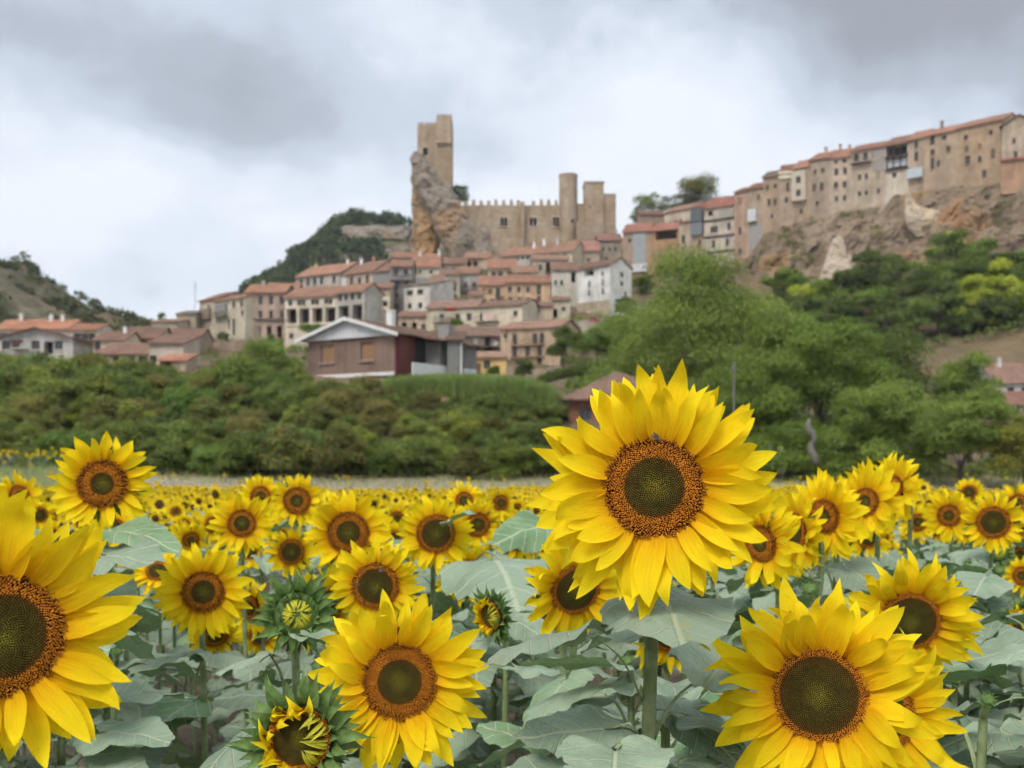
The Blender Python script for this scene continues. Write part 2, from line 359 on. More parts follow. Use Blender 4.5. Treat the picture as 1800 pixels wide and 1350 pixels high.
def leaf_mat():
    m, t, b, out = new_mat('sunflower_leaf'); uv = t.n('ShaderNodeUVMap', uv_map='UVMap').outputs[0]
    s = t.n('ShaderNodeSeparateXYZ'); t.put(s.inputs[0], uv); oi = t.n('ShaderNodeObjectInfo')
    x = t.math('SUBTRACT', t.math('MULTIPLY', s.outputs[0], 2), .6); y = t.math('ABSOLUTE', t.math('SUBTRACT', t.math('MULTIPLY', s.outputs[1], 2), 1))
    uvr = t.vmath('ADD', uv, t.sc((5., 9., 2.), oi.outputs['Random']))
    n1 = t.noise(uvr, 3.2, 5, .6); n2 = t.noise(uvr, 22, 4, .65)
    mid = t.rng(y, .010, .028, 1, 0)
    q = t.math('ADD', t.math('SUBTRACT', x, t.math('MULTIPLY', y, .85)), t.math('MULTIPLY', t.math('MULTIPLY', y, y), .35))
    fr = t.math('ABSOLUTE', t.math('SUBTRACT', t.math('FRACT', t.math('MULTIPLY', q, 4.6)), .5))
    side = t.math('MULTIPLY', t.rng(fr, .43, .49), t.rng(y, .5, .75, 1, .15))
    vein = t.math('MAXIMUM', mid, side)
    vor = t.n('ShaderNodeTexVoronoi', feature='DISTANCE_TO_EDGE'); t.put(vor.inputs['Vector'], t.vmath('ADD', uvr, t.sc(t.noise(uvr, 9, 2, .5, col=True), .05))); vor.inputs['Scale'].default_value = 22.
    net = t.rng(vor.outputs['Distance'], .02, .10, 1, 0)
    base = t.mix(t.rng(n1, .3, .7), (.205, .278, .190), (.315, .395, .285))
    base = t.mix(t.rng(n2, .5, .8, 0, .3), base, (.38, .44, .345))
    fresh = t.mix(t.rng(n1, .3, .7), (.10, .20, .075), (.16, .28, .12))
    base = t.mix(t.rng(oi.outputs['Random'], .86, .97, 0, .75), base, fresh)
    edge = t.math('MULTIPLY', t.rng(t.noise(uvr, 6, 4, .7), .58, .72, 0, .7), t.rng(t.math('FRACT', t.math('MULTIPLY', oi.outputs['Random'], 7.3)), .6, .9))
    base = t.mix(edge, base, (.40, .36, .10)); base = t.mix(t.math('MULTIPLY', net, .14), base, (.37, .43, .29))
    c = t.mix(t.math('MULTIPLY', vein, .8), base, (.45, .50, .34))
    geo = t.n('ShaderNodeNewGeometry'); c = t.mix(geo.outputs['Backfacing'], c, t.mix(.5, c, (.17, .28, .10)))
    c = t.sc(c, t.math('ADD', .88, t.math('MULTIPLY', oi.outputs['Random'], .34)))
    t.put(b.inputs['Base Color'], c); b.inputs['Roughness'].default_value = .62; b.inputs['Specular IOR Level'].default_value = .25
    h = t.math('ADD', t.math('ADD', t.math('MULTIPLY', vein, -.7), t.math('MULTIPLY', net, -.12)), t.math('MULTIPLY', t.noise(uvr, 11, 3, .5), .9)); bump(t, b, h, .6, .006)
    translucent(t, b, out, t.mix(.5, c, (.25, .38, .10)), .16); return m
M['leaf'] = leaf_mat()

# ------------------------------------------------------------------ sunflower meshes (disc radius = 1)
rnd = random.Random(11)
def strip_mesh(name, prof, L, Wd, lift, curl, bend, cup, twist, hook, mat, nl=10, nw=4, groove=.03, ruffle=0, ph=0.):
    V = []; UV = []
    for i in range(nl + 1):
        t = i / nl; wd = Wd * prof(t)
        cx = L * (t - .12 * abs(curl) * t ** 3); cy = bend * t * t + .05 * ruffle * math.sin(5 * t + ph); cz = lift * t + curl * t * t + hook * max(0, t - .7) ** 2 * 6
        tw = twist * t * t
        for j in range(nw + 1):
            s = j / nw * 2 - 1
            a = s * wd; hz = cup * s * s * wd + groove * math.cos(s * math.pi * 2.5) * wd + ruffle * .1 * wd * math.sin(9 * t + 4 * s + ph)
            V.append((cx, cy + a * math.cos(tw) - hz * math.sin(tw), cz + a * math.sin(tw) + hz * math.cos(tw))); UV.append((j / nw, t))
    k = nw + 1
    F = [(i * k + j, (i + 1) * k + j, (i + 1) * k + j + 1, i * k + j + 1) for i in range(nl) for j in range(nw)]
    return mesh_np(name, V, F, uv=UV, smooth=True, mats=(mat,))
def petal_prof(t): return ((t + .10) ** .62) * ((1.001 - t) ** .82) * 2.28
M['youngpetal'] = green_mat('young_petal', (.40, .42, .03), (.62, .56, .04), 3)
PETALS = []
for k in range(14):
    PETALS.append(strip_mesh('petal', petal_prof, rnd.uniform(.86, 1.06), rnd.uniform(.140, .195), rnd.uniform(-.02, .10), rnd.uniform(-.24, .18), rnd.uniform(-.16, .16), rnd.uniform(.05, .45), rnd.uniform(-.7, .7),
                             rnd.choice([0, .25, .4, -.4, .7, -.75]), M['petal'], 10, 4, rnd.uniform(.02, .07), rnd.uniform(0, .7), rnd.uniform(0, 6)))
FOLDED = [strip_mesh('petal', petal_prof, .98, .06, .34, -.30, rnd.uniform(-.08, .08), .5, rnd.uniform(-.3, .3), 0, M['youngpetal'], 8, 2) for k in range(4)]
SHORT = [strip_mesh('petal', petal_prof, .55, .22, .35, rnd.uniform(-.35, .1), rnd.uniform(-.15, .15), .6, rnd.uniform(-.9, .9), rnd.uniform(-.8, .8), M['petal'], 8, 4, .05, 1., k) for k in range(5)]
def bract_prof(t): return ((1 - t) ** 1.9 * (.8 + 2.2 * t) + .05 * (1 - t)) if t < .995 else .004
BRACTS = [strip_mesh('bract', bract_prof, rnd.uniform(1.0, 1.5), rnd.uniform(.24, .31), rnd.uniform(.3, .7), rnd.uniform(-.8, .15), rnd.uniform(-.16, .16), .35, rnd.uniform(-.3, .3), rnd.uniform(-.8, .3), M['bract'], 9, 4, .02, .8, k) for k in range(8)]
GA = math.pi * (3 - math.sqrt(5))
def dome_z(r): return .20 * (1 - r * r) - .10 * math.exp(-(r / .32) ** 2) * .6
def disc_mesh():
    V = [(0, 0, dome_z(0))]; n = 32; rs = [.2, .4, .6, .8, .95, 1.02]
    for r in rs:
        for k in range(n): a = 2 * math.pi * k / n; V.append((r * math.cos(a), r * math.sin(a), dome_z(min(r, 1)) - (.10 if r > 1 else .03)))
    me = bpy.data.meshes.new('flower_disc')
    F = [(0, 1 + k, 1 + (k + 1) % n) for k in range(n)]
    for i in range(len(rs) - 1):
        F += [(1 + i * n + k, 1 + (i + 1) * n + k, 1 + (i + 1) * n + (k + 1) % n, 1 + i * n + (k + 1) % n) for k in range(n)]
    me.from_pydata(V, [], F); me.materials.append(M['disc']); me.polygons.foreach_set('use_smooth', [True] * len(F)); me.update(); return me
DISC = disc_mesh(); DISC_GREEN = DISC.copy(); DISC_GREEN.materials.clear(); DISC_GREEN.materials.append(M['calyx'])
def floret_mesh(N, inner, seed, dark=1.0):
    g = np.random.default_rng(seed); n = np.arange(N) + .5; r = np.sqrt(n / N); a = n * GA
    s = math.sqrt(math.pi / N)
    z = .20 * (1 - r * r) - .06 * np.exp(-(r / .32) ** 2)
    outer = np.clip((r - inner) / .04, 0, 1); rim = np.clip((r - (inner + (1 - inner) * .5)) / .12, 0, 1)
    h = s * (.42 + .40 * outer + 1.0 * rim) * g.uniform(.75, 1.3, N); rad = s * (.50 + .04 * outer - .10 * rim) * g.uniform(.85, 1.12, N)
    lean = rim * .55 * g.uniform(.2, 1.2, N) + g.normal(0, .10, N) * (.3 + outer); leant = g.normal(0, .3, N) * (.15 + outer * .8)
    a = a + g.normal(0, .14, N) * s * outer / np.maximum(r, .2); r = r + g.normal(0, .10, N) * s * outer
    er = np.stack([np.cos(a), np.sin(a), np.zeros(N)], 1); et = np.stack([-np.sin(a), np.cos(a), np.zeros(N)], 1); ez = np.array([0, 0, 1.])
    c = er * r[:, None]; c[:, 2] = z - .01
    V = np.zeros((N, 11, 3)); C = np.zeros((N, 11, 3))
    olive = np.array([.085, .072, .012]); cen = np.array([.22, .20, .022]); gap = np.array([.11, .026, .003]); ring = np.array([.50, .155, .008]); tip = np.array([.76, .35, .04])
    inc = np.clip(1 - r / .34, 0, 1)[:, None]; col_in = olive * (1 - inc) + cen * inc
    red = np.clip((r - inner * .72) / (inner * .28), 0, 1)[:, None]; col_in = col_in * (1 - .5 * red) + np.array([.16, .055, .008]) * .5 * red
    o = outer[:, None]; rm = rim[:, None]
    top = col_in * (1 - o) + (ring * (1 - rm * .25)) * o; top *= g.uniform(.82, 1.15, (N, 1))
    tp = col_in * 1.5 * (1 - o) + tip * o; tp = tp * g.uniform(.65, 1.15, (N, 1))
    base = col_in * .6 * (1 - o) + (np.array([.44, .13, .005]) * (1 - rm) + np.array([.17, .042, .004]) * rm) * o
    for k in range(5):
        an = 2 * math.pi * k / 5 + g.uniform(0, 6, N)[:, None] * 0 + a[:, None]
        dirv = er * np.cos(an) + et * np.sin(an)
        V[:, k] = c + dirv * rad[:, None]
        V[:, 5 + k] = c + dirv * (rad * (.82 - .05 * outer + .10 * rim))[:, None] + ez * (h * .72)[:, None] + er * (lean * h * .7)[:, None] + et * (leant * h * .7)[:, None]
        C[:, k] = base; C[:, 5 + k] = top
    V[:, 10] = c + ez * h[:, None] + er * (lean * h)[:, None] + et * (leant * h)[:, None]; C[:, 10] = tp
    blot = np.array([1 + .24 * noise.noise(Vector((3.2 * q[0], 3.2 * q[1], seed * 7.))) + .16 * noise.noise(Vector((9 * q[0], 9 * q[1], seed))) for q in c]); C = C * blot[:, None, None]
    V = V.reshape(-1, 3); C = C.reshape(-1, 3) * dark; b = (np.arange(N) * 11)[:, None]
    T = []
    for k in range(5):
        j = (k + 1) % 5
        T += [np.concatenate([b + k, b + j, b + 5 + j], 1), np.concatenate([b + k, b + 5 + j, b + 5 + k], 1), np.concatenate([b + 5 + k, b + 5 + j, b + 10], 1)]
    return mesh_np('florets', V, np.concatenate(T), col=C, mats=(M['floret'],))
FLO_HI = [floret_mesh(1900, .56, 1), floret_mesh(1900, .78, 2), floret_mesh(1900, .66, 3)]
FLO_LO = [floret_mesh(700, .55, 4), floret_mesh(700, .72, 5), floret_mesh(700, .45, 6)]
FLO_TINY = [floret_mesh(90, .5, 7)]
def calyx_mesh():
    b = MB(); n = 20; prof = [(1.04, -.06), (1.08, -.16), (.95, -.34), (.6, -.52), (.2, -.62)]
    for r, z in prof:
        for k in range(n): a = 2 * math.pi * k / n; b.v.append((r * math.cos(a), r * math.sin(a), z))
    for i in range(len(prof) - 1):
        for k in range(n): b.f.append((i * n + (k + 1) % n, i * n + k, (i + 1) * n + k, (i + 1) * n + (k + 1) % n)); b.mi.append(0)
    for row, (r0, z0, ln) in enumerate([(.95, -.14, .75), (.92, -.26, .65)]):
        for k in range(17):
            a = 2 * math.pi * (k + .5 * row) / 17 + rnd.uniform(-.06, .06); e = Vector((math.cos(a), math.sin(a), 0)); tt = Vector((-e.y, e.x, 0)); l = ln * rnd.uniform(.8, 1.25)
            p0 = e * r0 + Vector((0, 0, z0)); p1 = p0 + e * l * .5 + Vector((0, 0, -.05)); p2 = p0 + e * l + Vector((0, 0, rnd.uniform(-.25, .1)))
            b.poly([p0 - tt * .17, p0 + tt * .17, p1 + tt * .12, p1 - tt * .12]); b.poly([p1 - tt * .12, p1 + tt * .12, p2])
    return b.mesh('calyx', (M['calyx'],), True)
CALYX = calyx_mesh()
def leaf_mesh(k):
    g = random.Random(100 + k); ang = [0, 14, 30, 50, 70, 90, 110, 130, 150, 166, 180]; rho = [1.0, .86, .71, .60, .53, .49, .46, .43, .38, .27, .07]
    n = 44; rings = [.2, .36, .52, .68, .85, 1.0]; V = [(0, 0, 0)]
    droop = g.uniform(.08, .36); fold = g.uniform(-.05, .34); side = g.uniform(.05, .55); wa = g.uniform(.02, .07); ph = g.uniform(0, 6); tw = g.uniform(-.35, .35); asp = g.uniform(.80, 1.0)
    for f in rings:
        for i in range(n):
            a = -math.pi + 2 * math.pi * (i + .5) / n; r = float(np.interp(abs(math.degrees(a)), ang, rho)) * f
            if f == 1.0: r *= 1 + (.028 if i % 2 else -.028) * (1 - abs(a) / math.pi * .4)
            x, y = r * math.cos(a), r * math.sin(a) * asp
            z = -droop * max(0, x) ** 2 + fold * abs(y) - side * y * y + wa * f * f * math.sin(4 * a + ph) + tw * x * y * .8 + .022 * math.sin(16 * (x - .85 * abs(y))) * f + .035 * f * noise.noise(Vector((x * 5 + k, y * 5, 0))) + .02 * f * noise.noise(Vector((x * 11, y * 11 + k, 3)))
            V.append((x, y, z))
    F = [(0, 1 + i, 1 + (i + 1) % n) for i in range(n)]
    for q in range(len(rings) - 1):
        for i in range(n):
            j = (i + 1) % n; a0, a1, b0, b1 = 1 + q * n + i, 1 + q * n + j, 1 + (q + 1) * n + i, 1 + (q + 1) * n + j
            F += [(a0, b0, b1), (a0, b1, a1)]
    UV = [((v[0] + .6) / 2, (v[1] + 1) / 2) for v in V]
    return mesh_np('leaf', V, F, uv=UV, smooth=True, mats=(M['leaf'],))
LEAVES = [leaf_mesh(k) for k in range(12)]
def petiole_mesh():
    b = MB(); n = 8; b.tube([(i / n, 0, .16 * math.sin(math.pi * i / n * .95)) for i in range(n + 1)], [.0040 * (1.25 - .55 * i / n) for i in range(n + 1)], 6)
    return b.mesh('petiole', (M['petiole'],), True)
PETIOLE = petiole_mesh()
def basis(x, up, roll=0.):
    x = x.normalized(); z = up - x * up.dot(x)
    if z.length < 1e-3: z = Vector((0, 1, 0)) - x * x.y
    z.normalize(); y = z.cross(x); m = Matrix((x, y, z)).transposed()
    return (m @ Matrix.Rotation(roll, 3, 'X')).to_4x4()
def add_leaf(root, node, base, tip, width=1., roll=0., mesh=None, up=None, rng=rnd):
    """blade from base to tip, on a stalk from the stem node to base; world points"""
    o0 = root.location; ln = (tip - base).length
    mb = Matrix.Translation(base - o0) @ basis(tip - base, up or Vector((0, 0, 1)), roll) @ Matrix.Diagonal((ln, ln * width, ln, 1))
    lf = add('leaf', mesh or rng.choice(LEAVES), root, mb)
    pl_ = (base - node).length
    mp = Matrix.Translation(node - o0) @ basis(base - node, Vector((0, 0, 1))) @ Matrix.Diagonal((pl_, 1, pl_, 1))
    sub('petiole', PETIOLE, lf, mp); return lf
def auto_leaves(root, path, n, top_gap, rng, size=(.13, .20), step=(.06, .11), keep_clear=None):
    a = rng.uniform(0, 6.3); z = path[-1].z - top_gap
    for i in range(n):
        k = next((q for q in range(len(path) - 1) if path[q].z <= z <= path[q + 1].z), 0)
        p0, p1 = path[k], path[k + 1]; f = 0 if p1.z == p0.z else (z - p0.z) / (p1.z - p0.z); node = p0.lerp(p1, min(1, max(0, f)))
        a += GA + rng.uniform(-.4, .4); e = Vector((math.cos(a), math.sin(a), 0))
        pl_ = rng.uniform(.06, .13) * (1 + .06 * i); el = rng.uniform(.1, .9)
        base = node + e * pl_ * math.cos(el) + Vector((0, 0, pl_ * math.sin(el)))
        ln = rng.uniform(*size) * (1 + .05 * min(i, 6)); a2 = a + rng.uniform(-.5, .5); e2 = Vector((math.cos(a2), math.sin(a2), 0)); dn = rng.uniform(-.40, .20)
        tip = base + e2 * ln * math.cos(dn) + Vector((0, 0, ln * math.sin(dn)))
        z -= rng.uniform(*step)
        if node.z < root.location.z + .12: break
        if keep_clear and keep_clear(base, tip): continue
        add_leaf(root, node, base, tip, rng.uniform(.78, 1.05), rng.uniform(-.35, .35), rng=rng)
def facing(pos, yaw, pitch):
    c = (Vector((0, 0, CZ)) - pos); c.z = 0; c.normalize(); az = math.atan2(c.y, c.x) + R(yaw); e = R(pitch)
    return Vector((math.cos(az) * math.cos(e), math.sin(az) * math.cos(e), math.sin(e)))
def stem_path(base, head, n, reach):
    back = head - n * reach[0]; pre = back - n * reach[1] * .75 + Vector((0, 0, -reach[1]))
    side = Vector((base.x, base.y, 0)); pts = [base.copy(), base.lerp(pre, .35) + Vector((rnd.uniform(-.012, .012), rnd.uniform(-.012, .012), 0)), base.lerp(pre, .75) + Vector((rnd.uniform(-.008, .008), 0, 0)), pre, pre.lerp(back, .5) + Vector((0, 0, reach[1] * .16)), back]
    out = []
    for i in range(len(pts) - 1):
        p0, p1, p2, p3 = pts[max(i - 1, 0)], pts[i], pts[i + 1], pts[min(i + 2, len(pts) - 1)]; m = 4 if i > 1 else 3
        for k in range(m):
            t = k / m; out.append(.5 * ((2 * p1) + (p2 - p0) * t + (2 * p0 - 5 * p1 + 4 * p2 - p3) * t * t + (3 * p1 - p0 - 3 * p2 + p3) * t ** 3))
    return out + [pts[-1]]
HEAD_N = []          # (px, py, tip radius px, distance) of the placed flowers
def head_parts(root, pos, n, R0, ratio, rng, npet, hi, cone=0., var=None, bent=0., gap=None):
    o0 = root.location; rot = basis(Vector((0, 0, 1)).cross(n) if abs(n.z) < .98 else Vector((1, 0, 0)), n).to_3x3()
    m = Matrix.Translation(pos - o0) @ (rot @ Matrix.Rotation(rng.uniform(0, 6.3), 3, 'Z')).to_4x4() @ Matrix.Scale(R0, 4)
    hd = add('flower_head', DISC, root, m)
    def kid(name, me, mm): o = bpy.data.objects.new(name, me); COL.objects.link(o); o.parent = hd; o.matrix_basis = mm; return o
    fl = kid('florets', (FLO_HI if hi else FLO_LO)[rng.randrange(3) if var is None else var], Matrix.Identity(4)); fl['kind'] = 'stuff'
    kid('calyx', CALYX, Matrix.Identity(4))
    plen = (1 / ratio - .93) * 1.09
    for layer in ((0, 1, 2) if hi else (0, 1)):
        nn = round(npet * (.62 if layer < 2 else .42))
        for k in range(nn):
            if rng.random() < .025: continue
            a = 2 * math.pi * (k + .5 * layer) / nn + rng.gauss(0, .07)
            el = cone + (.06, .32, .52)[layer] + rng.gauss(0, .17) - .12
            L = plen * (1.03, 1.0, .88)[layer] * rng.uniform(.82, 1.10)
            mm = Matrix.Rotation(a, 4, 'Z') @ Matrix.Translation((.93, 0, -.04 - .06 * (1 - layer))) @ Matrix.Rotation(-el, 4, 'Y') @ Matrix.Rotation(rng.gauss(0, .14), 4, 'Z') @ Matrix.Rotation(rng.gauss(0, .22), 4, 'X') @ Matrix.Diagonal((L, L * rng.uniform(.88, 1.12) * (1.12 if npet < 30 else 1.), L * rng.uniform(.6, 1.), 1))
            kid('petal', rng.choice(PETALS), mm)
    return hd
def make_stem(root, path, r0, r1):
    b = MB(); n = len(path); b.tube([p - root.location for p in path], [r0 + (r1 - r0) * i / (n - 1) for i in range(n - 1)] + [r1 * 1.5], 8)
    return b.build('stem', M['stem'], root, smooth=True)
def sunflower(px, py, tip, tipm, ratio, yaw, pitch, label, group='sunflowers at the edge of the field', npet=34, nleaf=9, hi=False, cone=0., var=None, sx=0., gap=.20, seed=None, clear=None, lsize=(.13, .20)):
    rng = random.Random(seed if seed is not None else int(px * 7 + py)); d = FPX * tipm / tip
    pos = P(px, py, d); n = facing(pos, yaw, pitch); R0 = tipm * ratio
    gx, gy = pos.x + sx, pos.y + .06 + abs(n.y) * .03; base = Vector((gx, gy, gz(gx, gy)))
    root = thing('sunflower', base, label, 'sunflower', group)
    path = stem_path(base, pos, n, (R0 * .5, tipm * .55))
    make_stem(root, path, .0100, .0080)
    head_parts(root, pos, n, R0, ratio, rng, npet, hi, cone, var)
    if nleaf: auto_leaves(root, path, nleaf, gap, rng, size=lsize, keep_clear=clear)
    HEAD_N.append((px, py, tip, d)); return root, path, pos, n

# ------------------------------------------------------------------ the sunflowers one can point to
# px, py, tip radius px, tip radius m, disc ratio, yaw, pitch, label, options
HERO = [
 (1150, 858, 212, .150, .43, 0, 6, 'tallest sunflower in full bloom with a bee on its disc', dict(npet=56, hi=True, var=0, nleaf=0, sx=-.012, seed=5)),
 (4, 1118, 250, .152, .43, 12, 2, 'huge sunflower cut off by the edge of the picture', dict(npet=42, hi=True, var=2, nleaf=8, gap=.30, sx=.03, seed=21)),
 (702, 1198, 156, .140, .43, 4, 6, 'large sunflower just beside the half-open spiky bud', dict(npet=42, hi=True, var=0, nleaf=9, gap=.28, seed=31)),
 (1440, 1222, 196, .150, .43, -4, 8, 'large sunflower with wide olive disc in front of another bloom', dict(npet=54, hi=True, var=1, nleaf=9, gap=.3, seed=41)),
 (1548, 1262, 160, .142, .42, 30, 4, 'sunflower half hidden behind the wide olive-disc bloom', dict(npet=40, hi=True, nleaf=8, gap=.3, seed=43)),
 (1600, 1092, 120, .140, .46, 14, -12, 'sunflower with olive disc nodding just above the largest pair', dict(npet=40, hi=True, var=1, nleaf=11, seed=44)),
 (180, 850, 90, .140, .47, -6, -2, 'tall sunflower rising alone above the far yellow rows', dict(npet=40, var=2, nleaf=11, seed=6)),
 (425, 920, 58, .130, .42, 0, 0, 'round sunflower with small disc before the dense far field', dict(npet=42, nleaf=11)),
 (522, 880, 48, .125, .50, -4, 0, 'upright sunflower topping the group at the dry field edge', dict(npet=40, nleaf=11)),
 (612, 936, 78, .138, .47, 2, 0, 'broad sunflower with a clear orange ring round its disc', dict(npet=46, var=0, nleaf=11)),
 (766, 938, 69, .136, .50, 6, 2, 'sunflower with a leaf curling against its rim', dict(npet=42, var=1, nleaf=11)),
 (512, 970, 46, .120, .50, 8, -8, 'small sunflower with short petals and a green fleck on its disc', dict(npet=30, nleaf=10)),
 (357, 1040, 85, .138, .43, 2, 0, 'sunflower on a straight bare stem facing squarely out', dict(npet=46, var=0, nleaf=12, seed=12, gap=.24)),
 (660, 1030, 84, .138, .49, -2, -2, 'sunflower with two small flies on its disc', dict(npet=42, var=1, nleaf=11)),
 (1012, 1036, 104, .140, .46, 24, -16, 'sunflower tucked below the tallest bloom, disc turned aside', dict(npet=32, var=1, hi=True, nleaf=10, gap=.26)),
 (840, 922, 48, .128, .45, 10, -6, 'sunflower peeping behind the one with the curling leaf', dict(npet=32, nleaf=10)),
 (910, 942, 52, .132, .48, -4, -4, 'sunflower crossed by a grey leaf beside the tallest bloom', dict(npet=32, nleaf=10)),
 (818, 1012, 58, .132, .50, 20, -14, 'drooping sunflower mostly covered by broad grey leaves', dict(npet=30, nleaf=10)),
 (1338, 955, 86, .138, .38, -38, -4, 'sunflower turned aside, its disc cut by the tallest bloom', dict(npet=42, nleaf=10)),
 (1400, 935, 80, .136, .42, -62, 0, 'sunflower seen from its flank, wedged between two blooms', dict(npet=40, nleaf=10)),
 (1448, 908, 80, .138, .38, -28, 2, 'sunflower with a pale leaf tip lying across its brown disc', dict(npet=42, nleaf=10)),
 (1522, 882, 70, .136, .36, -30, 6, 'sunflower leaning towards the tallest bloom below the trees', dict(npet=42, nleaf=10)),
 (1570, 860, 64, .134, .40, -48, 2, 'highest sunflower of the row below the big trees', dict(npet=42, nleaf=10)),
 (1668, 906, 47, .128, .42, -6, -4, 'small sunflower with a grey leaf in front of its chin', dict(npet=32, nleaf=10)),
 (1704, 866, 28, .122, .48, -8, 4, 'little round sunflower raised against the dark bushes', dict(npet=30, nleaf=9)),
 (1746, 918, 54, .130, .52, 4, -2, 'sunflower with big plain brown disc above a green bud', dict(npet=40, nleaf=10)),
 (1790, 884, 36, .128, .45, 16, 2, 'sunflower half behind the one with the big plain disc', dict(npet=32, nleaf=9)),
 (1614, 918, 34, .124, .46, 10, -8, 'small orange-faced sunflower under a flat grey leaf', dict(npet=30, nleaf=9)),
 (1527, 944, 44, .128, .46, 24, -10, 'shaded sunflower below the leaning bloom', dict(npet=30, nleaf=9)),
 (1797, 1012, 36, .125, .46, -18, 0, 'sunflower showing only a few petals at the picture edge', dict(npet=30, nleaf=9)),
 (34, 872, 44, .132, .44, 30, 14, 'sunflower turned upward behind the huge cut-off bloom', dict(npet=32, nleaf=9)),
 (243, 966, 46, .132, .46, 6, -14, 'sunflower with a grey leaf folded over its brown face', dict(npet=30, nleaf=10)),
 (276, 1004, 46, .132, .42, -10, 38, 'sunflower facing the sky, seen edge on', dict(npet=40, nleaf=10)),
 (458, 872, 40, .126, .44, 4, 4, 'sunflower showing its crown behind the round small-disc bloom', dict(npet=32, nleaf=9)),
 (816, 880, 36, .128, .44, -8, 6, 'sunflower at the far row end, just its top petals showing', dict(npet=32, nleaf=9)),
 (880, 884, 30, .126, .48, 20, -6, 'small sunflower under a dark leaf next to the tallest bloom', dict(npet=30, nleaf=9)),
 (1178, 1118, 74, .138, .44, 6, -24, 'nodding sunflower behind the thick stem of the tallest bloom', dict(npet=32, nleaf=9, gap=.26)),
 (572, 1070, 76, .138, .44, 36, -6, 'sunflower in shade behind the closed green bud', dict(npet=32, nleaf=9)),
 (440, 1068, 54, .130, .44, -46, -10, 'sunflower seen sideways next to the closed green bud', dict(npet=30, nleaf=9)),
 (378, 1118, 48, .128, .48, 6, -32, 'nodding brown-faced sunflower under the straight-stemmed bloom', dict(npet=28, nleaf=8)),
 (455, 1118, 42, .125, .48, -20, -26, 'low nodding sunflower among the grey leaves', dict(npet=28, nleaf=8)),
 (70, 905, 30, .128, .45, 12, -4, 'small sunflower between the tall lone bloom and the cut-off one', dict(npet=30, nleaf=9)),
 (200, 928, 42, .130, .42, -14, 10, 'sunflower right under the tall lone bloom', dict(npet=32, nleaf=9)),
]
for h in HERO: HEAD_N.append((h[0], h[1], h[2], FPX * h[3] / h[2]))
HEAD_N += [(522, 1080, 56, 2.0), (525, 1296, 80, 1.5), (858, 1082, 40, 2.6)]
HEAD_FIX = list(HEAD_N); HEAD_N.clear()
def px_of(p): return 900 + p.x * FPX / p.y, HY - (p.z - CZ) * FPX / p.y
def clear_of_heads(base, tip, own=None):
    for f in (0, .33, .66, 1):
        p = base.lerp(tip, f)
        if p.y < .95: return True
        x, y = px_of(p)
        for (hx, hy, ht, hd) in HEAD_FIX:
            if p.y < hd + .02 and (x - hx) ** 2 + (y - hy) ** 2 < (ht * .92 + 38 / p.y) ** 2: return True
    return False
HEROES = {}
for h in HERO:
    o = dict(h[8]); o.setdefault('clear', clear_of_heads)
    HEROES[(h[0], h[1])] = sunflower(*h[:8], **o)

# hand-set leaves on the tallest plant and around it: node, base, tip as (px, py, d)
root0, path0, pos0, n0 = HEROES[(1150, 858)]
HL = [((1128, 1232, 1.44), (1000, 1112, 1.40), (842, 1122, 1.33), 1.05, .30, 3), ((1130, 1130, 1.45), (1112, 1098, 1.50), (1010, 1112, 1.62), .95, -.25, 5),
      ((1140, 1120, 1.44), (1168, 1052, 1.40), (1200, 1092, 1.24), 1.25, .05, 1), ((1140, 1325, 1.44), (1252, 1188, 1.50), (1300, 1120, 1.66), .8, .3, 6),
      ((1136, 1375, 1.42), (1082, 1322, 1.26), (1076, 1388, 1.14), 1.2, 0., 2), ((1126, 1290, 1.44), (1062, 1282, 1.44), (902, 1292, 1.38), .85, -.35, 8), ((1140, 1300, 1.45), (1210, 1262, 1.55), (1330, 1262, 1.7), .8, .2, 9),
      ((1128, 1330, 1.44), (1060, 1300, 1.5), (960, 1226, 1.62), .7, .1, 10)]
for nd_, bs, tp, wd, rl, k in HL: add_leaf(root0, P(*nd_), P(*bs), P(*tp), wd, rl, LEAVES[k])
hb = MB(); hr_ = random.Random(3)
for i in range(900):          # bristly hairs on the thick stem
    f = hr_.uniform(.55, .97) * (len(path0) - 4); k = int(f); p = path0[k].lerp(path0[k + 1], f - k) - root0.location; a = hr_.uniform(0, 6.3)
    e = Vector((math.cos(a), math.sin(a), hr_.uniform(-.4, .4))).normalized(); q = Vector((-e.y, e.x, 0)) * .00022; s0 = p + e * .0080; hb.poly([s0 - q, s0 + q, s0 + e * hr_.uniform(.0014, .0032)])
hh = hb.build('stem_hairs', M['petiole'], root0); hh['kind'] = 'stuff'
# other placed leaves on placed plants
def plant_leaf(key, nd_, bs, tp, wd=.9, rl=0., k=0): add_leaf(HEROES[key][0], P(*nd_), P(*bs), P(*tp), wd, rl, LEAVES[k])
plant_leaf((180, 850), (160, 975, 2.95), (205, 935, 2.92), (312, 932, 2.8), .7, .2, 4)
plant_leaf((180, 850), (160, 1000, 2.95), (185, 978, 2.85), (262, 972, 2.6), .75, .5, 7)
plant_leaf((357, 1040), (346, 1165, 3.05), (322, 1150, 3.0), (215, 1160, 2.9), .8, .1, 1)
plant_leaf((357, 1040), (346, 1185, 3.05), (378, 1150, 3.0), (470, 1150, 2.9), .8, -.1, 5)
plant_leaf((766, 938), (790, 1010, 3.8), (795, 915, 3.7), (835, 895, 3.6), .7, .3, 2)
plant_leaf((910, 942), (920, 1010, 4.9), (960, 925, 4.7), (880, 925, 4.4), .7, -.5, 3)
plant_leaf((818, 1012), (815, 1080, 4.2), (870, 985, 3.6), (905, 1000, 3.1), .9, .1, 11)

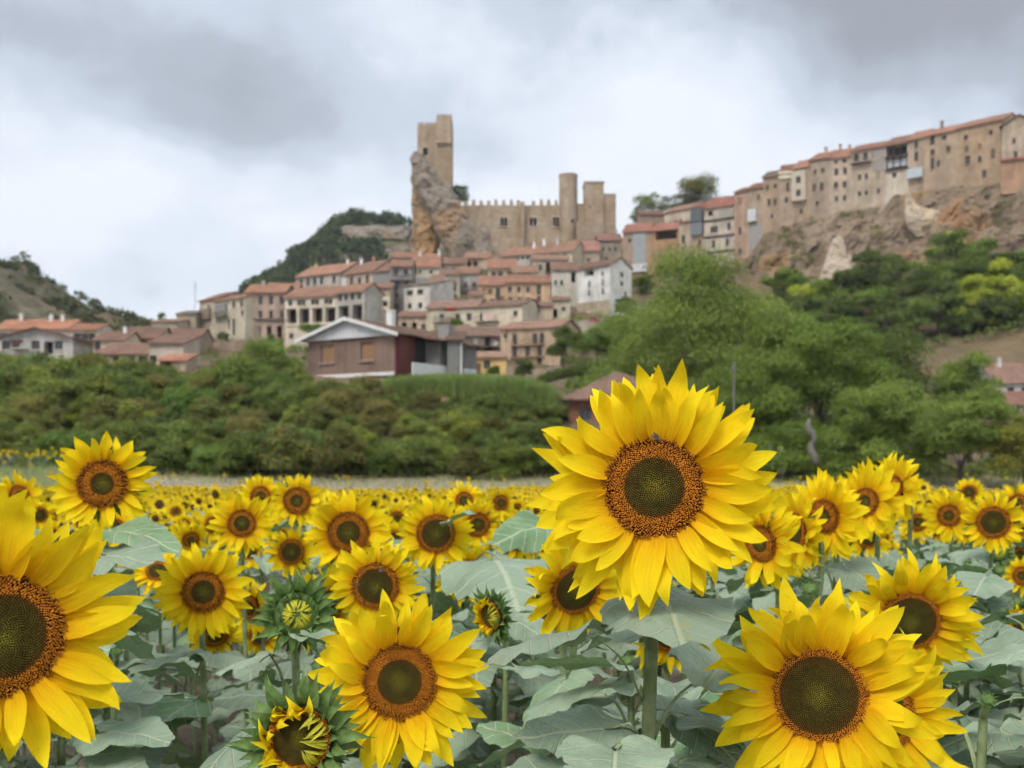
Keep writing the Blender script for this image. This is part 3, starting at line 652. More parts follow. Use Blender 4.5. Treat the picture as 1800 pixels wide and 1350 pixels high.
# ------------------------------------------------------------------ buds
def bud(px, py, rp, rm, yaw, pitch, label, opened, nleaf=9, name='sunflower_bud', gap=.10, sx=0., seed=1, tiny=False):
    rng = random.Random(seed); d = FPX * rm / rp; pos = P(px, py, d); n = facing(pos, yaw, pitch); R0 = rm * .62
    gx, gy = pos.x + sx, pos.y + .05; base = Vector((gx, gy, gz(gx, gy)))
    root = thing(name, base, label, 'sunflower', 'sunflowers still in bud')
    path = stem_path(base, pos, n, (R0 * .5, rm * .7)); make_stem(root, path, .010, .0068)
    rot = basis(Vector((0, 0, 1)).cross(n), n).to_3x3()
    m = Matrix.Translation(pos - base) @ rot.to_4x4() @ Matrix.Scale(R0, 4)
    hd = add('flower_head', DISC if opened else DISC_GREEN, root, m)
    def kid(nm, me, mm): o = bpy.data.objects.new(nm, me); COL.objects.link(o); o.parent = hd; o.matrix_basis = mm; return o
    kid('calyx', CALYX, Matrix.Diagonal((1.02, 1.02, 1.3, 1)))
    if opened: kid('florets', FLO_HI[1], Matrix.Diagonal((.97, .97, 1.02, 1)))['kind'] = 'stuff'
    nf = 34 if opened else 28; fr_ = .90 if opened else .70
    for k in range(nf):                                    # ray petals still folded over the disc
        a = 2 * math.pi * k / nf + rng.gauss(0, .05)
        if opened and not (-1.5 < (a + 1.2) % (2 * math.pi) - math.pi * .0 < 2.5): continue
        mm = Matrix.Rotation(a, 4, 'Z') @ Matrix.Translation((fr_, 0, .04)) @ Matrix.Rotation(math.pi, 4, 'Z') @ Matrix.Rotation(-rng.uniform(.12, .45), 4, 'Y') @ Matrix.Rotation(rng.gauss(0, .15), 4, 'Z') @ Matrix.Diagonal((rng.uniform(.6, 1.0) * fr_ * 1.1, rng.uniform(.7, 1.3), 1., 1))
        kid('petal', rng.choice(FOLDED), mm)
    if opened:
        for k in range(18):
            a = 1.35 + 3.6 * k / 17 + rng.gauss(0, .06)
            kid('petal', rng.choice(SHORT), Matrix.Rotation(a, 4, 'Z') @ Matrix.Translation((.86, 0, .05)) @ Matrix.Rotation(-rng.uniform(.4, 1.5), 4, 'Y') @ Matrix.Rotation(rng.gauss(0, .4), 4, 'X'))
    for row, (r0, z0, tl, nb, sc_) in enumerate([(.96 if opened else .84, .0 if opened else .06, 1.7 if opened else 1.9, 15, .50), (1.06, -.12, 1.0, 13, .80), (1.04, -.28, .40, 12, .95), (.92, -.42, -.05, 11, 1.0)][:2 if tiny else 4]):
        for k in range(nb if not tiny else 8):
            a = 2 * math.pi * (k + .5 * (row % 2)) / (nb if not tiny else 8) + rng.gauss(0, .08)
            mm = Matrix.Rotation(a, 4, 'Z') @ Matrix.Translation((r0, 0, z0)) @ Matrix.Rotation(-(tl + rng.gauss(0, .16)) * .6, 4, 'Y') @ Matrix.Rotation(rng.gauss(0, .2), 4, 'X') @ Matrix.Diagonal((sc_ * rng.uniform(.75, 1.15), sc_ * 1.15, sc_, 1))
            kid('bract', rng.choice(BRACTS), mm)
    auto_leaves(root, path, nleaf, gap, rng, keep_clear=clear_of_heads); return root, path
budA, pathA = bud(522, 1080, 62, .066, 4, 8, 'closed green bud with yellow petals folded into a star', False, seed=8, nleaf=10, sx=-.012)
add_leaf(budA, P(500, 1265, 2.05), P(470, 1150, 2.0), P(370, 1165, 1.95), .8, .1, LEAVES[5])
add_leaf(budA, P(505, 1145, 2.05), P(540, 1120, 1.98), P(600, 1128, 1.9), .6, .1, LEAVES[2])
bud(525, 1300, 92, .078, -8, 8, 'half-open bud with dark disc and spiky green bracts', True, seed=9, nleaf=4, gap=.2)
bud(862, 1082, 44, .066, -48, -6, 'half-open flower turned aside beside the broad heart-shaped leaf', True, seed=10, nleaf=4)
bud(1757, 972, 22, .056, 0, 10, 'small round green bud under the plain-disc bloom', False, seed=11, nleaf=9)
bud(1800, 1096, 40, .060, -30, 4, 'green bud at the picture edge above a dark leaf', True, seed=12, nleaf=10)
bud(208, 1216, 18, .050, 10, 20, 'tiny green bud deep among the leaves', False, seed=13, nleaf=8)

# ------------------------------------------------------------------ the rest of the field
fr = random.Random(77); placed = [(P(h[0], h[1], FPX * h[3] / h[2]).x, FPX * h[3] / h[2]) for h in HERO]
def hidden_ok(px, py, tp, d):
    for (hx, hy, ht, hd) in HEAD_FIX:
        if d < hd and (px - hx) ** 2 + (py - hy) ** 2 < (ht + tp) ** 2 * .8: return False
    return True
def free(x, y, gap):
    for (a, b) in placed:
        if (a - x) ** 2 + (b - y) ** 2 < gap * gap: return False
    placed.append((x, y)); return True
def near_label(what, pos, key):
    px, py = px_of(pos); best = min(HERO, key=lambda h: (h[0] - px) ** 2 + ((h[1] - py) * 1.5) ** 2); hd = FPX * best[3] / best[2]
    rel = 'well behind' if pos.y > hd + 2 else 'just behind' if pos.y > hd + .3 else 'before' if pos.y < hd - .3 else 'next to'
    return ' '.join(f'{what} {rel} the {best[7]}'.split()[:16])
# leafy plants with their flower still tucked in the top leaves
CROWN = None
nleafy = 0
for tries in range(5000):
    if nleafy >= 138: break
    y = 1.65 + (fr.random() ** .85) * 5.0; x = fr.uniform(-1, 1) * (y * .52 + .15)
    top = CZ - .33 - .022 * y + fr.uniform(-.16, .05) + gz(x, y); g0 = gz(x, y)
    base = Vector((x, y, g0)); tp = Vector((x + fr.uniform(-.03, .03), y, top))
    if not all(hidden_ok(*px_of(tp - Vector((0, 0, q))), 30 / y, y) for q in (-.03, .04, .10, .18)) or not free(x, y, .19): continue
    tp = tp.copy(); n = facing(tp, fr.uniform(-30, 30), 45)
    root = thing('sunflower_plant', base, near_label('leafy plant without open bloom', tp, 'leaf'), 'sunflower', 'leafy plants between the flowers')
    path = stem_path(base, tp, n, (.01, .04)); make_stem(root, path, .010, .006); bz = fr.uniform(.010, .020)
    bh = add('flower_bud', DISC_GREEN, root, Matrix.Translation(tp - base) @ basis(Vector((0, 0, 1)).cross(n), n) @ Matrix.Scale(bz, 4)); cb = bpy.data.objects.new('calyx', CALYX); COL.objects.link(cb); cb.parent = bh; cb.scale = (.9, .9, 1.6)
    for q in range(9):
        bo = bpy.data.objects.new('bract', BRACTS[q % 8]); COL.objects.link(bo); bo.parent = bh; bo.matrix_basis = Matrix.Rotation(q * .7, 4, 'Z') @ Matrix.Translation((.85, 0, 0)) @ Matrix.Rotation(-1.1, 4, 'Y') @ Matrix.Scale(.8, 4)
    auto_leaves(root, path, 20 if y < 4 else 15, -.01, fr, size=(.115, .185), step=(.018, .052), keep_clear=clear_of_heads); nleafy += 1
# blooming plants up to nine metres off
nbloom = 0
for tries in range(1500):
    if nbloom >= 74: break
    y = 4.2 + fr.random() ** .8 * 5.2; x = fr.uniform(-1, 1) * (y * .52 + .3)
    hz = 1.42 + fr.uniform(-.12, .10) + gz(x, y); px, py = px_of(Vector((x, y, hz))); tipm = fr.uniform(.115, .138); tpx = tipm * FPX / y
    if px > 1240 and y < 7.0 and fr.random() < .75: continue
    if not hidden_ok(px, py, tpx, y) or not free(x, y, .24): continue
    sunflower(px, py, tpx, tipm, fr.uniform(.40, .50), fr.gauss(0, 16), fr.gauss(-4, 9), near_label('smaller bloom', Vector((x, y, hz)), 'bloom'), 'blooms in the loose rows', npet=26, nleaf=10, seed=1000 + tries, gap=.14, clear=clear_of_heads)
    nbloom += 1
# middle rows: petals and leaves of one plant are each one small mass
def ring_mesh(seed):
    g = random.Random(seed); b = MB()
    for lay in range(2):
        for k in range(13):
            a = 2 * math.pi * (k + .5 * lay) / 13 + g.gauss(0, .08); e = Vector((math.cos(a), math.sin(a), 0)); tt = Vector((-e.y, e.x, 0)); L = g.uniform(1.1, 1.35); z1 = g.uniform(-.05, .25); z2 = g.uniform(-.1, .4); w_ = g.uniform(.2, .27)
            p0 = e * .9 + Vector((0, 0, -.05 - .06 * lay)); p1 = e * (.9 + L * .5) + Vector((0, 0, z1)); p2 = e * (.9 + L) + Vector((0, 0, z2)) + tt * g.uniform(-.15, .15)
            b.poly([p0 - tt * .1, p1 - tt * w_, p1 + tt * w_, p0 + tt * .1]); b.poly([p1 - tt * w_, p2, p1 + tt * w_])
    me = b.mesh('petals', (M['petal'],), True); uvl = me.uv_layers.new(name='UVMap')
    for l in me.loops:
        v = me.vertices[l.vertex_index].co; uvl.data[l.index].uv = (.5, min(1, max(0, (math.hypot(v.x, v.y) - .9) / 1.3)))
    return me
RINGS = [ring_mesh(k) for k in range(5)]
def tuft_mesh(seed):
    g = random.Random(seed); Vs, Fs, Us = [], [], []; a = 0; nb = 0
    for k in range(7):
        me = LEAVES[g.randrange(12)]; a += GA; z = -.10 - .08 * k; ln = g.uniform(.13, .2)
        co = np.empty(len(me.vertices) * 3, np.float32); me.vertices.foreach_get('co', co); co = co.reshape(-1, 3)
        keep = np.concatenate([[0], np.arange(1 + 44 * 2, 1 + 44 * 3, 4), np.arange(1 + 44 * 5, 1 + 44 * 6, 4)]); q = co[keep]
        mt = Matrix.Translation((math.cos(a) * .10, math.sin(a) * .10, z + .05)) @ Matrix.Rotation(a, 4, 'Z') @ Matrix.Rotation(g.uniform(-.05, .5), 4, 'Y') @ Matrix.Scale(ln, 4)
        Vs += [tuple(mt @ Vector(v)) for v in q.tolist()]; Us += [((v[0] + .6) / 2, (v[1] + 1) / 2) for v in q.tolist()]
        for i in range(11):
            j = (i + 1) % 11; Fs += [(nb, nb + 1 + i, nb + 1 + j), (nb + 1 + i, nb + 12 + i, nb + 12 + j), (nb + 1 + i, nb + 12 + j, nb + 1 + j)]
        nb += 23
    return mesh_np('foliage', Vs, Fs, uv=Us, smooth=True, mats=(M['leaf'],))
TUFTS = [tuft_mesh(k) for k in range(5)]
b_ = MB(); b_.tube([(0, 0, -1.5), (.01, 0, -.7), (0, .02, -.12), (0, .03, -.03), (0, 0, 0)], [.012, .011, .009, .008, .008], 6); STEM_MID = b_.mesh('stem', (M['stem'],), True)
nmid = 0
for tries in range(4000):
    if nmid >= 42: break
    y = 8.5 + fr.random() ** .85 * 4; x = fr.uniform(-1, 1) * (y * .51 + .3)
    if not free(x, y, .34): continue
    hz = 1.44 + fr.uniform(-.13, .12) + gz(x, y); px, py = px_of(Vector((x, y, hz)))
    root = thing('sunflower', (x, y, gz(x, y)), 'sunflower among the middle rows, its petals a plain yellow ring', 'sunflower', 'blooms of the middle rows'); h0 = hz - root.location.z
    n = facing(Vector((x, y, hz)), fr.gauss(0, 15), fr.gauss(-2, 9)); rot = basis(Vector((0, 0, 1)).cross(n), n) @ Matrix.Rotation(fr.uniform(0, 6.3), 4, 'Z'); R0 = fr.uniform(.048, .060)
    hd = add('flower_head', DISC, root, Matrix.Translation((0, 0, h0)) @ rot @ Matrix.Scale(R0, 4))
    for nm, me in (('florets', FLO_TINY[0]), ('petals', fr.choice(RINGS))):
        o = bpy.data.objects.new(nm, me); COL.objects.link(o); o.parent = hd; o['kind'] = 'stuff'
    add('stem', STEM_MID, root, Matrix.Translation(Vector((0, 0, h0)) - n * .03) @ Matrix.Rotation(fr.uniform(-.3, .3), 4, 'Z'))
    f_ = add('foliage', fr.choice(TUFTS), root, Matrix.Translation((0, .05, h0)) @ Matrix.Rotation(fr.uniform(0, 6.3), 4, 'Z')); f_['kind'] = 'stuff'
    nmid += 1
# beyond: one mass
def far_field():
    g = np.random.default_rng(5); N = 19500
    y = 9.8 + (g.random(N) ** .62) * 44; x = g.uniform(-1, 1, N) * (y * .56 + 2.5)
    edge = 52 + 3 * np.sin(x * .21) + g.normal(0, 1.2, N); keep = (y < edge) & ~((x < -19) & (y > 50))
    dens = np.array([noise.noise(Vector((a * .16, b * .09, 4.))) for a, b in zip(x, y)]); keep &= (g.random(N) < np.clip(.75 + dens, .25, 1)); x, y = x[keep], y[keep]
    ex = g.uniform(-1, 1, 70); xx = np.where(ex < -.3, ex * 40, ex * 36); yy = g.uniform(54, 66, 70); x = np.concatenate([x, xx]); y = np.concatenate([y, yy])
    xl = g.uniform(-37, -26, 60); x = np.concatenate([x, xl]); y = np.concatenate([y, g.uniform(66, 73, 60)]); N = len(x)
    z0 = ground_z(x, y); h = 1.42 + g.normal(0, .10, N); rr = g.uniform(.088, .130, N)
    V, C, F = [], [], []; nv = 0
    yaw = g.normal(0, .28, N) + np.arctan2(-x, y) * .6; pit = g.normal(-.03, .18, N)
    nvec = np.stack([np.sin(yaw) * np.cos(pit), -np.cos(yaw) * np.cos(pit), np.sin(pit)], 1)
    ux = np.stack([np.cos(yaw), np.sin(yaw), np.zeros(N)], 1); uy = np.cross(nvec, ux)
    hc = np.stack([x, y, z0 + h], 1)
    K = 18; star = np.zeros((N, K + 1, 3)); sc_ = np.zeros((N, K + 1, 3)); ph = g.uniform(0, 6, N)
    yel = np.array([.96, .68, .010]); br = np.array([.085, .030, .006])
    star[:, 0] = hc - nvec * .01; sc_[:, 0] = yel * .8
    for k in range(K):
        a = ph + 2 * math.pi * k / K; r = rr * (1.0 if k % 2 == 0 else .66) * g.uniform(.9, 1.1, N)
        star[:, 1 + k] = hc + ux * (np.cos(a) * r)[:, None] + uy * (np.sin(a) * r)[:, None] + nvec * (.015 * g.uniform(-1, 1.5, N))[:, None]; sc_[:, 1 + k] = yel * g.uniform(.85, 1.08, (N, 1))
    b0 = (np.arange(N) * (K + 1))[:, None]
    for k in range(K): F.append(np.concatenate([b0, b0 + 1 + k, b0 + 1 + (k + 1) % K], 1))
    V.append(star.reshape(-1, 3)); C.append(sc_.reshape(-1, 3)); nv += N * (K + 1)
    dr = rr * g.uniform(.38, .48, N); disc = np.zeros((N, 7, 3)); dc = np.zeros((N, 7, 3)); disc[:, 0] = hc + nvec * .028; dc[:, 0] = np.array([.06, .045, .01])
    for k in range(6):
        a = 2 * math.pi * k / 6; disc[:, 1 + k] = hc + ux * (np.cos(a) * dr)[:, None] + uy * (np.sin(a) * dr)[:, None] + nvec * .012; dc[:, 1 + k] = br * g.uniform(.7, 1.5, (N, 1))
    b0 = (nv + np.arange(N) * 7)[:, None]
    for k in range(6): F.append(np.concatenate([b0, b0 + 1 + k, b0 + 1 + (k + 1) % 6], 1))
    V.append(disc.reshape(-1, 3)); C.append(dc.reshape(-1, 3)); nv += N * 7
    for q in range(6):                                      # leaves of each plant
        a = g.uniform(0, 6.3, N); e = np.stack([np.cos(a), np.sin(a), np.zeros(N)], 1); s = np.stack([-np.sin(a), np.cos(a), np.zeros(N)], 1); zt = z0 + h - .10 - .11 * q; ln = g.uniform(.14, .22, N)
        p0 = np.stack([x, y + .04, zt], 1) + e * .05; p1 = p0 + e * (ln * .5)[:, None] + s * (ln * .42)[:, None] + [0, 0, .02]; p2 = p0 + e * ln[:, None] * 1.1 + np.stack([0 * x, 0 * x, -ln * g.uniform(0, .6, N)], 1); p3 = p0 + e * (ln * .5)[:, None] - s * (ln * .42)[:, None] + [0, 0, .02]
        lv = np.stack([p0, p1, p2, p3], 1); lc = np.array([.24, .31, .22]) * g.uniform(.75, 1.25, (N, 1, 1)) * np.ones((1, 4, 1)); b0 = (nv + np.arange(N) * 4)[:, None]
        F += [np.concatenate([b0, b0 + 1, b0 + 2], 1), np.concatenate([b0, b0 + 2, b0 + 3], 1)]; V.append(lv.reshape(-1, 3)); C.append(lc.reshape(-1, 3)); nv += N * 4
    st = np.zeros((N, 4, 3)); g0 = np.stack([x, y + .03, z0], 1)
    st[:, 0] = g0 + [-.011, 0, 0]; st[:, 1] = g0 + [.011, 0, 0]; st[:, 2] = g0 + [0, .018, 0]; st[:, 3] = hc + [0, .02, 0]; b0 = (nv + np.arange(N) * 4)[:, None]
    F += [np.concatenate([b0, b0 + 1, b0 + 3], 1), np.concatenate([b0 + 1, b0 + 2, b0 + 3], 1), np.concatenate([b0 + 2, b0, b0 + 3], 1)]; V.append(st.reshape(-1, 3)); C.append(np.tile([.18, .24, .09], (N * 4, 1)))
    o = add('sunflower_field', mesh_np('sunflower_field', np.concatenate(V), np.concatenate(F), col=np.concatenate(C), mats=(M['field'],)))
    tag(o, 'dense far field of small yellow sunflowers reaching the dry strip', 'sunflower field', kind='stuff')
far_field()

# bees and flies on the discs
def insect(name, px, py, d, ln, label, cat, rotz, col):
    b = MB(); n = 8
    m_body = simple(name + '_body', col, .35, .3, 60, .5)
    loc = P(px, py, d)
    root = thing(name, loc, label, cat)
    for nm, cx, rl, rw in (('head', .42, .10, .12), ('thorax', .20, .17, .17), ('abdomen', -.22, .32, .17)):
        q = MB(); rings = []
        for i in range(7):
            t = -1 + 2 * i / 6; r = rw * math.sqrt(max(.02, 1 - t * t)); q.v += [(cx + t * rl, r * math.cos(k * math.pi / 4), r * math.sin(k * math.pi / 4)) for k in range(8)]
        for i in range(6):
            for k in range(8): q.f.append((i * 8 + k, i * 8 + (k + 1) % 8, (i + 1) * 8 + (k + 1) % 8, (i + 1) * 8 + k)); q.mi.append(0)
        q.build(nm, m_body, root, Matrix.Rotation(rotz, 4, 'Y') @ Matrix.Scale(ln, 4), True)
    for s in (-1, 1):
        q = MB(); q.poly([(.15, .05 * s, .16), (-.1, .30 * s, .22), (-.5, .26 * s, .22), (-.55, .1 * s, .20), (-.2, .04 * s, .18)]); q.build('wing', M['insect_wing'], root, Matrix.Rotation(rotz, 4, 'Y') @ Matrix.Rotation(1.2, 4, 'X') @ Matrix.Scale(ln, 4))
    for s in (-1, 1):
        for k in range(3):
            q = MB(); x0 = .28 - .1 * k; q.tube([(x0, .1 * s, -.05), (x0 + .06 - .08 * k, .32 * s, .05), (x0 + .10 - .16 * k, .42 * s, -.2)], .018, 5); q.build('leg', m_body, root, Matrix.Rotation(rotz, 4, 'Y') @ Matrix.Rotation(1.3, 4, 'X') @ Matrix.Scale(ln, 4))
M['insect_wing'] = simple('insect_wing', (.07, .06, .045), .3, .2, 30, .5)
insect('honey_bee', 1154, 771, 1.318, .0135, 'dark bee on the upper rim of the tallest sunflower disc', 'bee', .7, (.05, .035, .02))
insect('fly', 672, 1003, 3.02, .016, 'small dark fly above the disc centre of a mid sunflower', 'fly', .1, (.02, .018, .016))
insect('fly', 628, 1028, 3.02, .014, 'small dark fly on the side rim of a mid sunflower disc', 'fly', .3, (.02, .018, .016))

# ------------------------------------------------------------------ village
WG = 1.1
def desat(c, k): g = .3 * c[0] + .59 * c[1] + .11 * c[2]; return tuple(v * (1 - k) + g * k for v in c)
def wc(h): return tuple(min(.85, v * WG) for v in desat(hexc(h), .24))
TILE, TILE2, TILE3 = hexc('b5775f'), hexc('a3705f'), hexc('c07a58')
def unit_box(): b = MB(); b.box(0, 1, 0, 1, 0, 1); return b.mesh('box')
def window_frame_mesh(mull=True):
    b = MB(); t = .09
    for x0, x1, z0, z1 in ((0, t, 0, 1), (1 - t, 1, 0, 1), (t, 1 - t, 0, t * .7), (t, 1 - t, 1 - t * .7, 1)) + (((.47, .53, t * .7, 1 - t * .7),) if mull else ()): b.box(x0, x1, 0, .06, z0, z1)
    return b.mesh('window', (M['frame'],))
WIN = [window_frame_mesh(True), window_frame_mesh(False)]
b_ = MB(); b_.poly([(0, .04, 0), (1, .04, 0), (1, .04, 1), (0, .04, 1)]); PANE = b_.mesh('pane', (M['glass'],))
b_ = MB(); b_.poly([(0, 0, 0), (1, 0, 0), (1, 0, 1), (0, 0, 1)]); BACK = b_.mesh('recess', (M['dark'],))
b_ = MB(); b_.box(-.08, 1.08, -.16, .02, -.09, 0); SILL = b_.mesh('sill', (M['plain'],))
b_ = MB(); b_.box(0, 1, 0, .05, 0, 1); SHUT = b_.mesh('shutter', (M['plain'],)); DOORM = b_.mesh('door', (M['plain'],))
def facade(b, Wd, H, z0, holes, y=0.):
    """front wall with real openings; holes: (x0,x1,z0,z1,depth)"""
    xs = sorted({0., Wd, *[h[0] for h in holes], *[h[1] for h in holes]}); zs = sorted({z0, H, *[h[2] for h in holes], *[h[3] for h in holes]})
    for i in range(len(xs) - 1):
        for k in range(len(zs) - 1):
            cx, cz = (xs[i] + xs[i + 1]) / 2, (zs[k] + zs[k + 1]) / 2
            if any(h[0] < cx < h[1] and h[2] < cz < h[3] for h in holes): continue
            b.poly([(xs[i], y, zs[k]), (xs[i + 1], y, zs[k]), (xs[i + 1], y, zs[k + 1]), (xs[i], y, zs[k + 1])])
    for x0, x1, a0, a1, dp in holes:
        b.poly([(x0, y, a0), (x0, y + dp, a0), (x0, y + dp, a1), (x0, y, a1)]); b.poly([(x1, y, a0), (x1, y, a1), (x1, y + dp, a1), (x1, y + dp, a0)])
        b.poly([(x0, y, a0), (x1, y, a0), (x1, y + dp, a0), (x0, y + dp, a0)]); b.poly([(x0, y, a1), (x0, y + dp, a1), (x1, y + dp, a1), (x1, y, a1)])
hrng = random.Random(4)
def house(label, L, Rr, base, eave, d, dr=None, ridge=None, depth=9., roof='front', wall='c4b098', tile=TILE, rows=(), extra=(), name='stone_house', ov=.45, chim=(), group='houses of the hill village', mat='wall', side_rows=(), found=5.):
    dr = d if dr is None else dr; A = P(L, base, d); B = P(Rr, base, dr); B.z = A.z; ex = (B - A); Wd = ex.length; ex.normalize(); ey = Vector((-ex.y, ex.x, 0)); H = (base - eave) * d / FPX
    root = thing(name, A, label, 'house', group); root.rotation_euler = (0, 0, math.atan2(ex.y, ex.x))
    holes, items = [], []
    for row in rows:
        v, h_, w_, us_ = row[:4]; kind = row[4] if len(row) > 4 else 'w'
        if kind in 'ws': h_ *= 1.1; w_ *= 1.2
        for u in us_:
            x0, x1 = u * Wd - w_ / 2, u * Wd + w_ / 2; a0 = v * H - h_ / 2; a1 = a0 + h_
            x0 = max(.12, x0); x1 = min(Wd - .12, x1); a0 = max(a0, .05 if kind != 'd' else .02); a1 = min(a1, H - .12)
            if x1 - x0 < .2 or a1 - a0 < .2 or any(x0 < q[1] and x1 > q[0] and a0 < q[3] and a1 > q[2] for q in holes): continue
            dp = {'o': 1.6, 's': .10}.get(kind, .24); holes.append((x0, x1, a0, a1, dp)); items.append((x0, x1, a0, a1, dp, kind))
    rh = 0.
    if ridge is not None and roof != 'flat':
        dm = (d + dr) / 2 + (depth / 2 if roof in ('front', 'hip') else depth if roof == 'mono' else 0)
        rh = CZ + (HY - ridge) * dm / FPX - (A.z + H); rh = max(rh, .9)
    b = MB(); facade(b, Wd, H, -found, holes)
    def gp(pts): b.poly(pts)
    if roof == 'front' or roof == 'hip':
        top = H + (rh if roof == 'front' else 0)
        for x in (0, Wd):
            if roof == 'front': gp([(x, 0, -found), (x, 0, H), (x, depth / 2, top), (x, depth, H), (x, depth, -found)][::1 if x else -1][::-1])
            else: gp([(x, 0, -found), (x, 0, H), (x, depth, H), (x, depth, -found)])
        gp([(0, depth, -found), (0, depth, H), (Wd, depth, H), (Wd, depth, -found)])
    elif roof == 'mono':
        for x in (0, Wd): gp([(x, 0, -found), (x, 0, H), (x, depth, H + rh), (x, depth, -found)])
        gp([(0, depth, -found), (0, depth, H + rh), (Wd, depth, H + rh), (Wd, depth, -found)])
    else:
        for x in (0, Wd): gp([(x, 0, -found), (x, 0, H), (x, depth, H), (x, depth, -found)])
        gp([(0, depth, -found), (0, depth, H), (Wd, depth, H), (Wd, depth, -found)])
        if roof == 'gable':
            gp([(0, 0, H), (Wd, 0, H), (Wd / 2, 0, H + rh)]); gp([(0, depth, H), (Wd, depth, H), (Wd / 2, depth, H + rh)])
        else: gp([(0, 0, H - .02), (Wd, 0, H - .02), (Wd, depth, H - .02), (0, depth, H - .02)])
    jit = hrng.uniform(.78, 1.04); wcol = tuple(v * jit for v in wc(wall))
    b.build('wall', M[mat], root, color=wcol)
    # roof slabs with eaves
    q = MB(); th = .16; rf = None
    if roof in ('front', 'mono'):
        yr = depth / 2 if roof == 'front' else depth; sl = rh / yr; n = max(3, int(Wd / 1.6)); xs = [-ov * .6 + (Wd + ov * 1.2) * i / n for i in range(n + 1)]; wv = [hrng.uniform(-.05, .05) for _ in xs]
        prof = [(-ov, H - ov * sl), (yr, H + rh)] + ([(depth + ov, H - ov * sl)] if roof == 'front' else [(depth + .3, H + rh - .05)])
        for i in range(n):
            x0, x1, w0, w1 = xs[i], xs[i + 1], wv[i], wv[i + 1]
            for (y0, z0), (y1, z1) in zip(prof[:-1], prof[1:]):
                q.poly([(x0, y0, z0 + th + w0), (x1, y0, z0 + th + w1), (x1, y1, z1 + th + w1), (x0, y1, z1 + th + w0)])
                q.poly([(x0, y0, z0 + .003), (x0, y1, z1 + .003), (x1, y1, z1 + .003), (x1, y0, z0 + .003)])
            for y0, z0 in (prof[0], prof[-1]): q.poly([(x0, y0, z0 + .003), (x1, y0, z0 + .003), (x1, y0, z0 + th + w1), (x0, y0, z0 + th + w0)])
        for x0, w0 in ((xs[0], wv[0]), (xs[-1], wv[-1])):
            for (y0, z0), (y1, z1) in zip(prof[:-1], prof[1:]): q.poly([(x0, y0, z0 + .003), (x0, y1, z1 + .003), (x0, y1, z1 + th + w0), (x0, y0, z0 + th + w0)])
    elif roof == 'gable':
        sl = rh / (Wd / 2)
        for sgn in (-1, 1):
            xe = -ov if sgn < 0 else Wd + ov; ze = H - ov * sl; ring0 = [(xe, -ov, ze + .003), (Wd / 2, -ov, H + rh + .003), (Wd / 2, -ov, H + rh + th), (xe, -ov, ze + th)]
            q.prism(ring0, [(x, depth + ov, z) for x, _, z in ring0])
    elif roof == 'hip':
        k = min(depth / 2, Wd / 2 - .3); e = [(-ov, -ov), (Wd + ov, -ov), (Wd + ov, depth + ov), (-ov, depth + ov)]; r0, r1 = (k, depth / 2, H + rh + th), (Wd - k, depth / 2, H + rh + th); ze = H - .12
        E = [(x, y, ze + th) for x, y in e]
        q.poly([E[0], E[1], r1, r0]); q.poly([E[1], E[2], r1]); q.poly([E[2], E[3], r0, r1]); q.poly([E[3], E[0], r0]); q.prism([(x, y, ze) for x, y in e], [(x, y, ze + th - .01) for x, y in e])
    if q.v:
        tj = hrng.uniform(.66, .98); rf = q.build('roof', M['roof'], root, color=tuple(v * tj for v in (lambda c: (c[0], c[1] * .98, c[2] * .82))(desat(tile, .36))))
        for (u, hgt, cc) in chim:
            c = MB(); x0 = u * Wd; y0 = depth * .38; zc = H + rh * .6; c.box(x0, x0 + .5, y0, y0 + .5, zc, zc + rh * .4 + hgt); c.box(x0 - .07, x0 + .57, y0 - .07, y0 + .57, zc + rh * .4 + hgt, zc + rh * .4 + hgt + .12)
            ch = c.build('chimney', M['wall'], rf, color=wc(cc))
    for x0, x1, a0, a1, dp, kind in items:
        S_ = Matrix.Diagonal((x1 - x0, 1, a1 - a0, 1)); T = Matrix.Translation((x0, dp - .05, a0))
        if kind == 'o': add('recess', BACK, root, Matrix.Translation((x0, dp, a0)) @ S_)
        elif kind == 'd': o = add('door', DOORM, root, T @ S_, color=hexc(hrng.choice(['4a3626', '5b4030', '3c4a44'])))
        elif kind == 's': o = add('window_shutter', SHUT, root, T @ S_, color=hexc(hrng.choice(['8a6a4c', '6e5a48', '9c8a70'])))
        else:
            o = add('window', WIN[0 if x1 - x0 > .7 else 1], root, T @ S_); pn = bpy.data.objects.new('pane', PANE); COL.objects.link(pn); pn.parent = o
            if hrng.random() < .5: sl_ = bpy.data.objects.new('sill', SILL); COL.objects.link(sl_); sl_.parent = o; sl_.location = (0, -dp + .05, 0); sl_.color = (*[min(.8, v * 1.15) for v in wcol], 1)
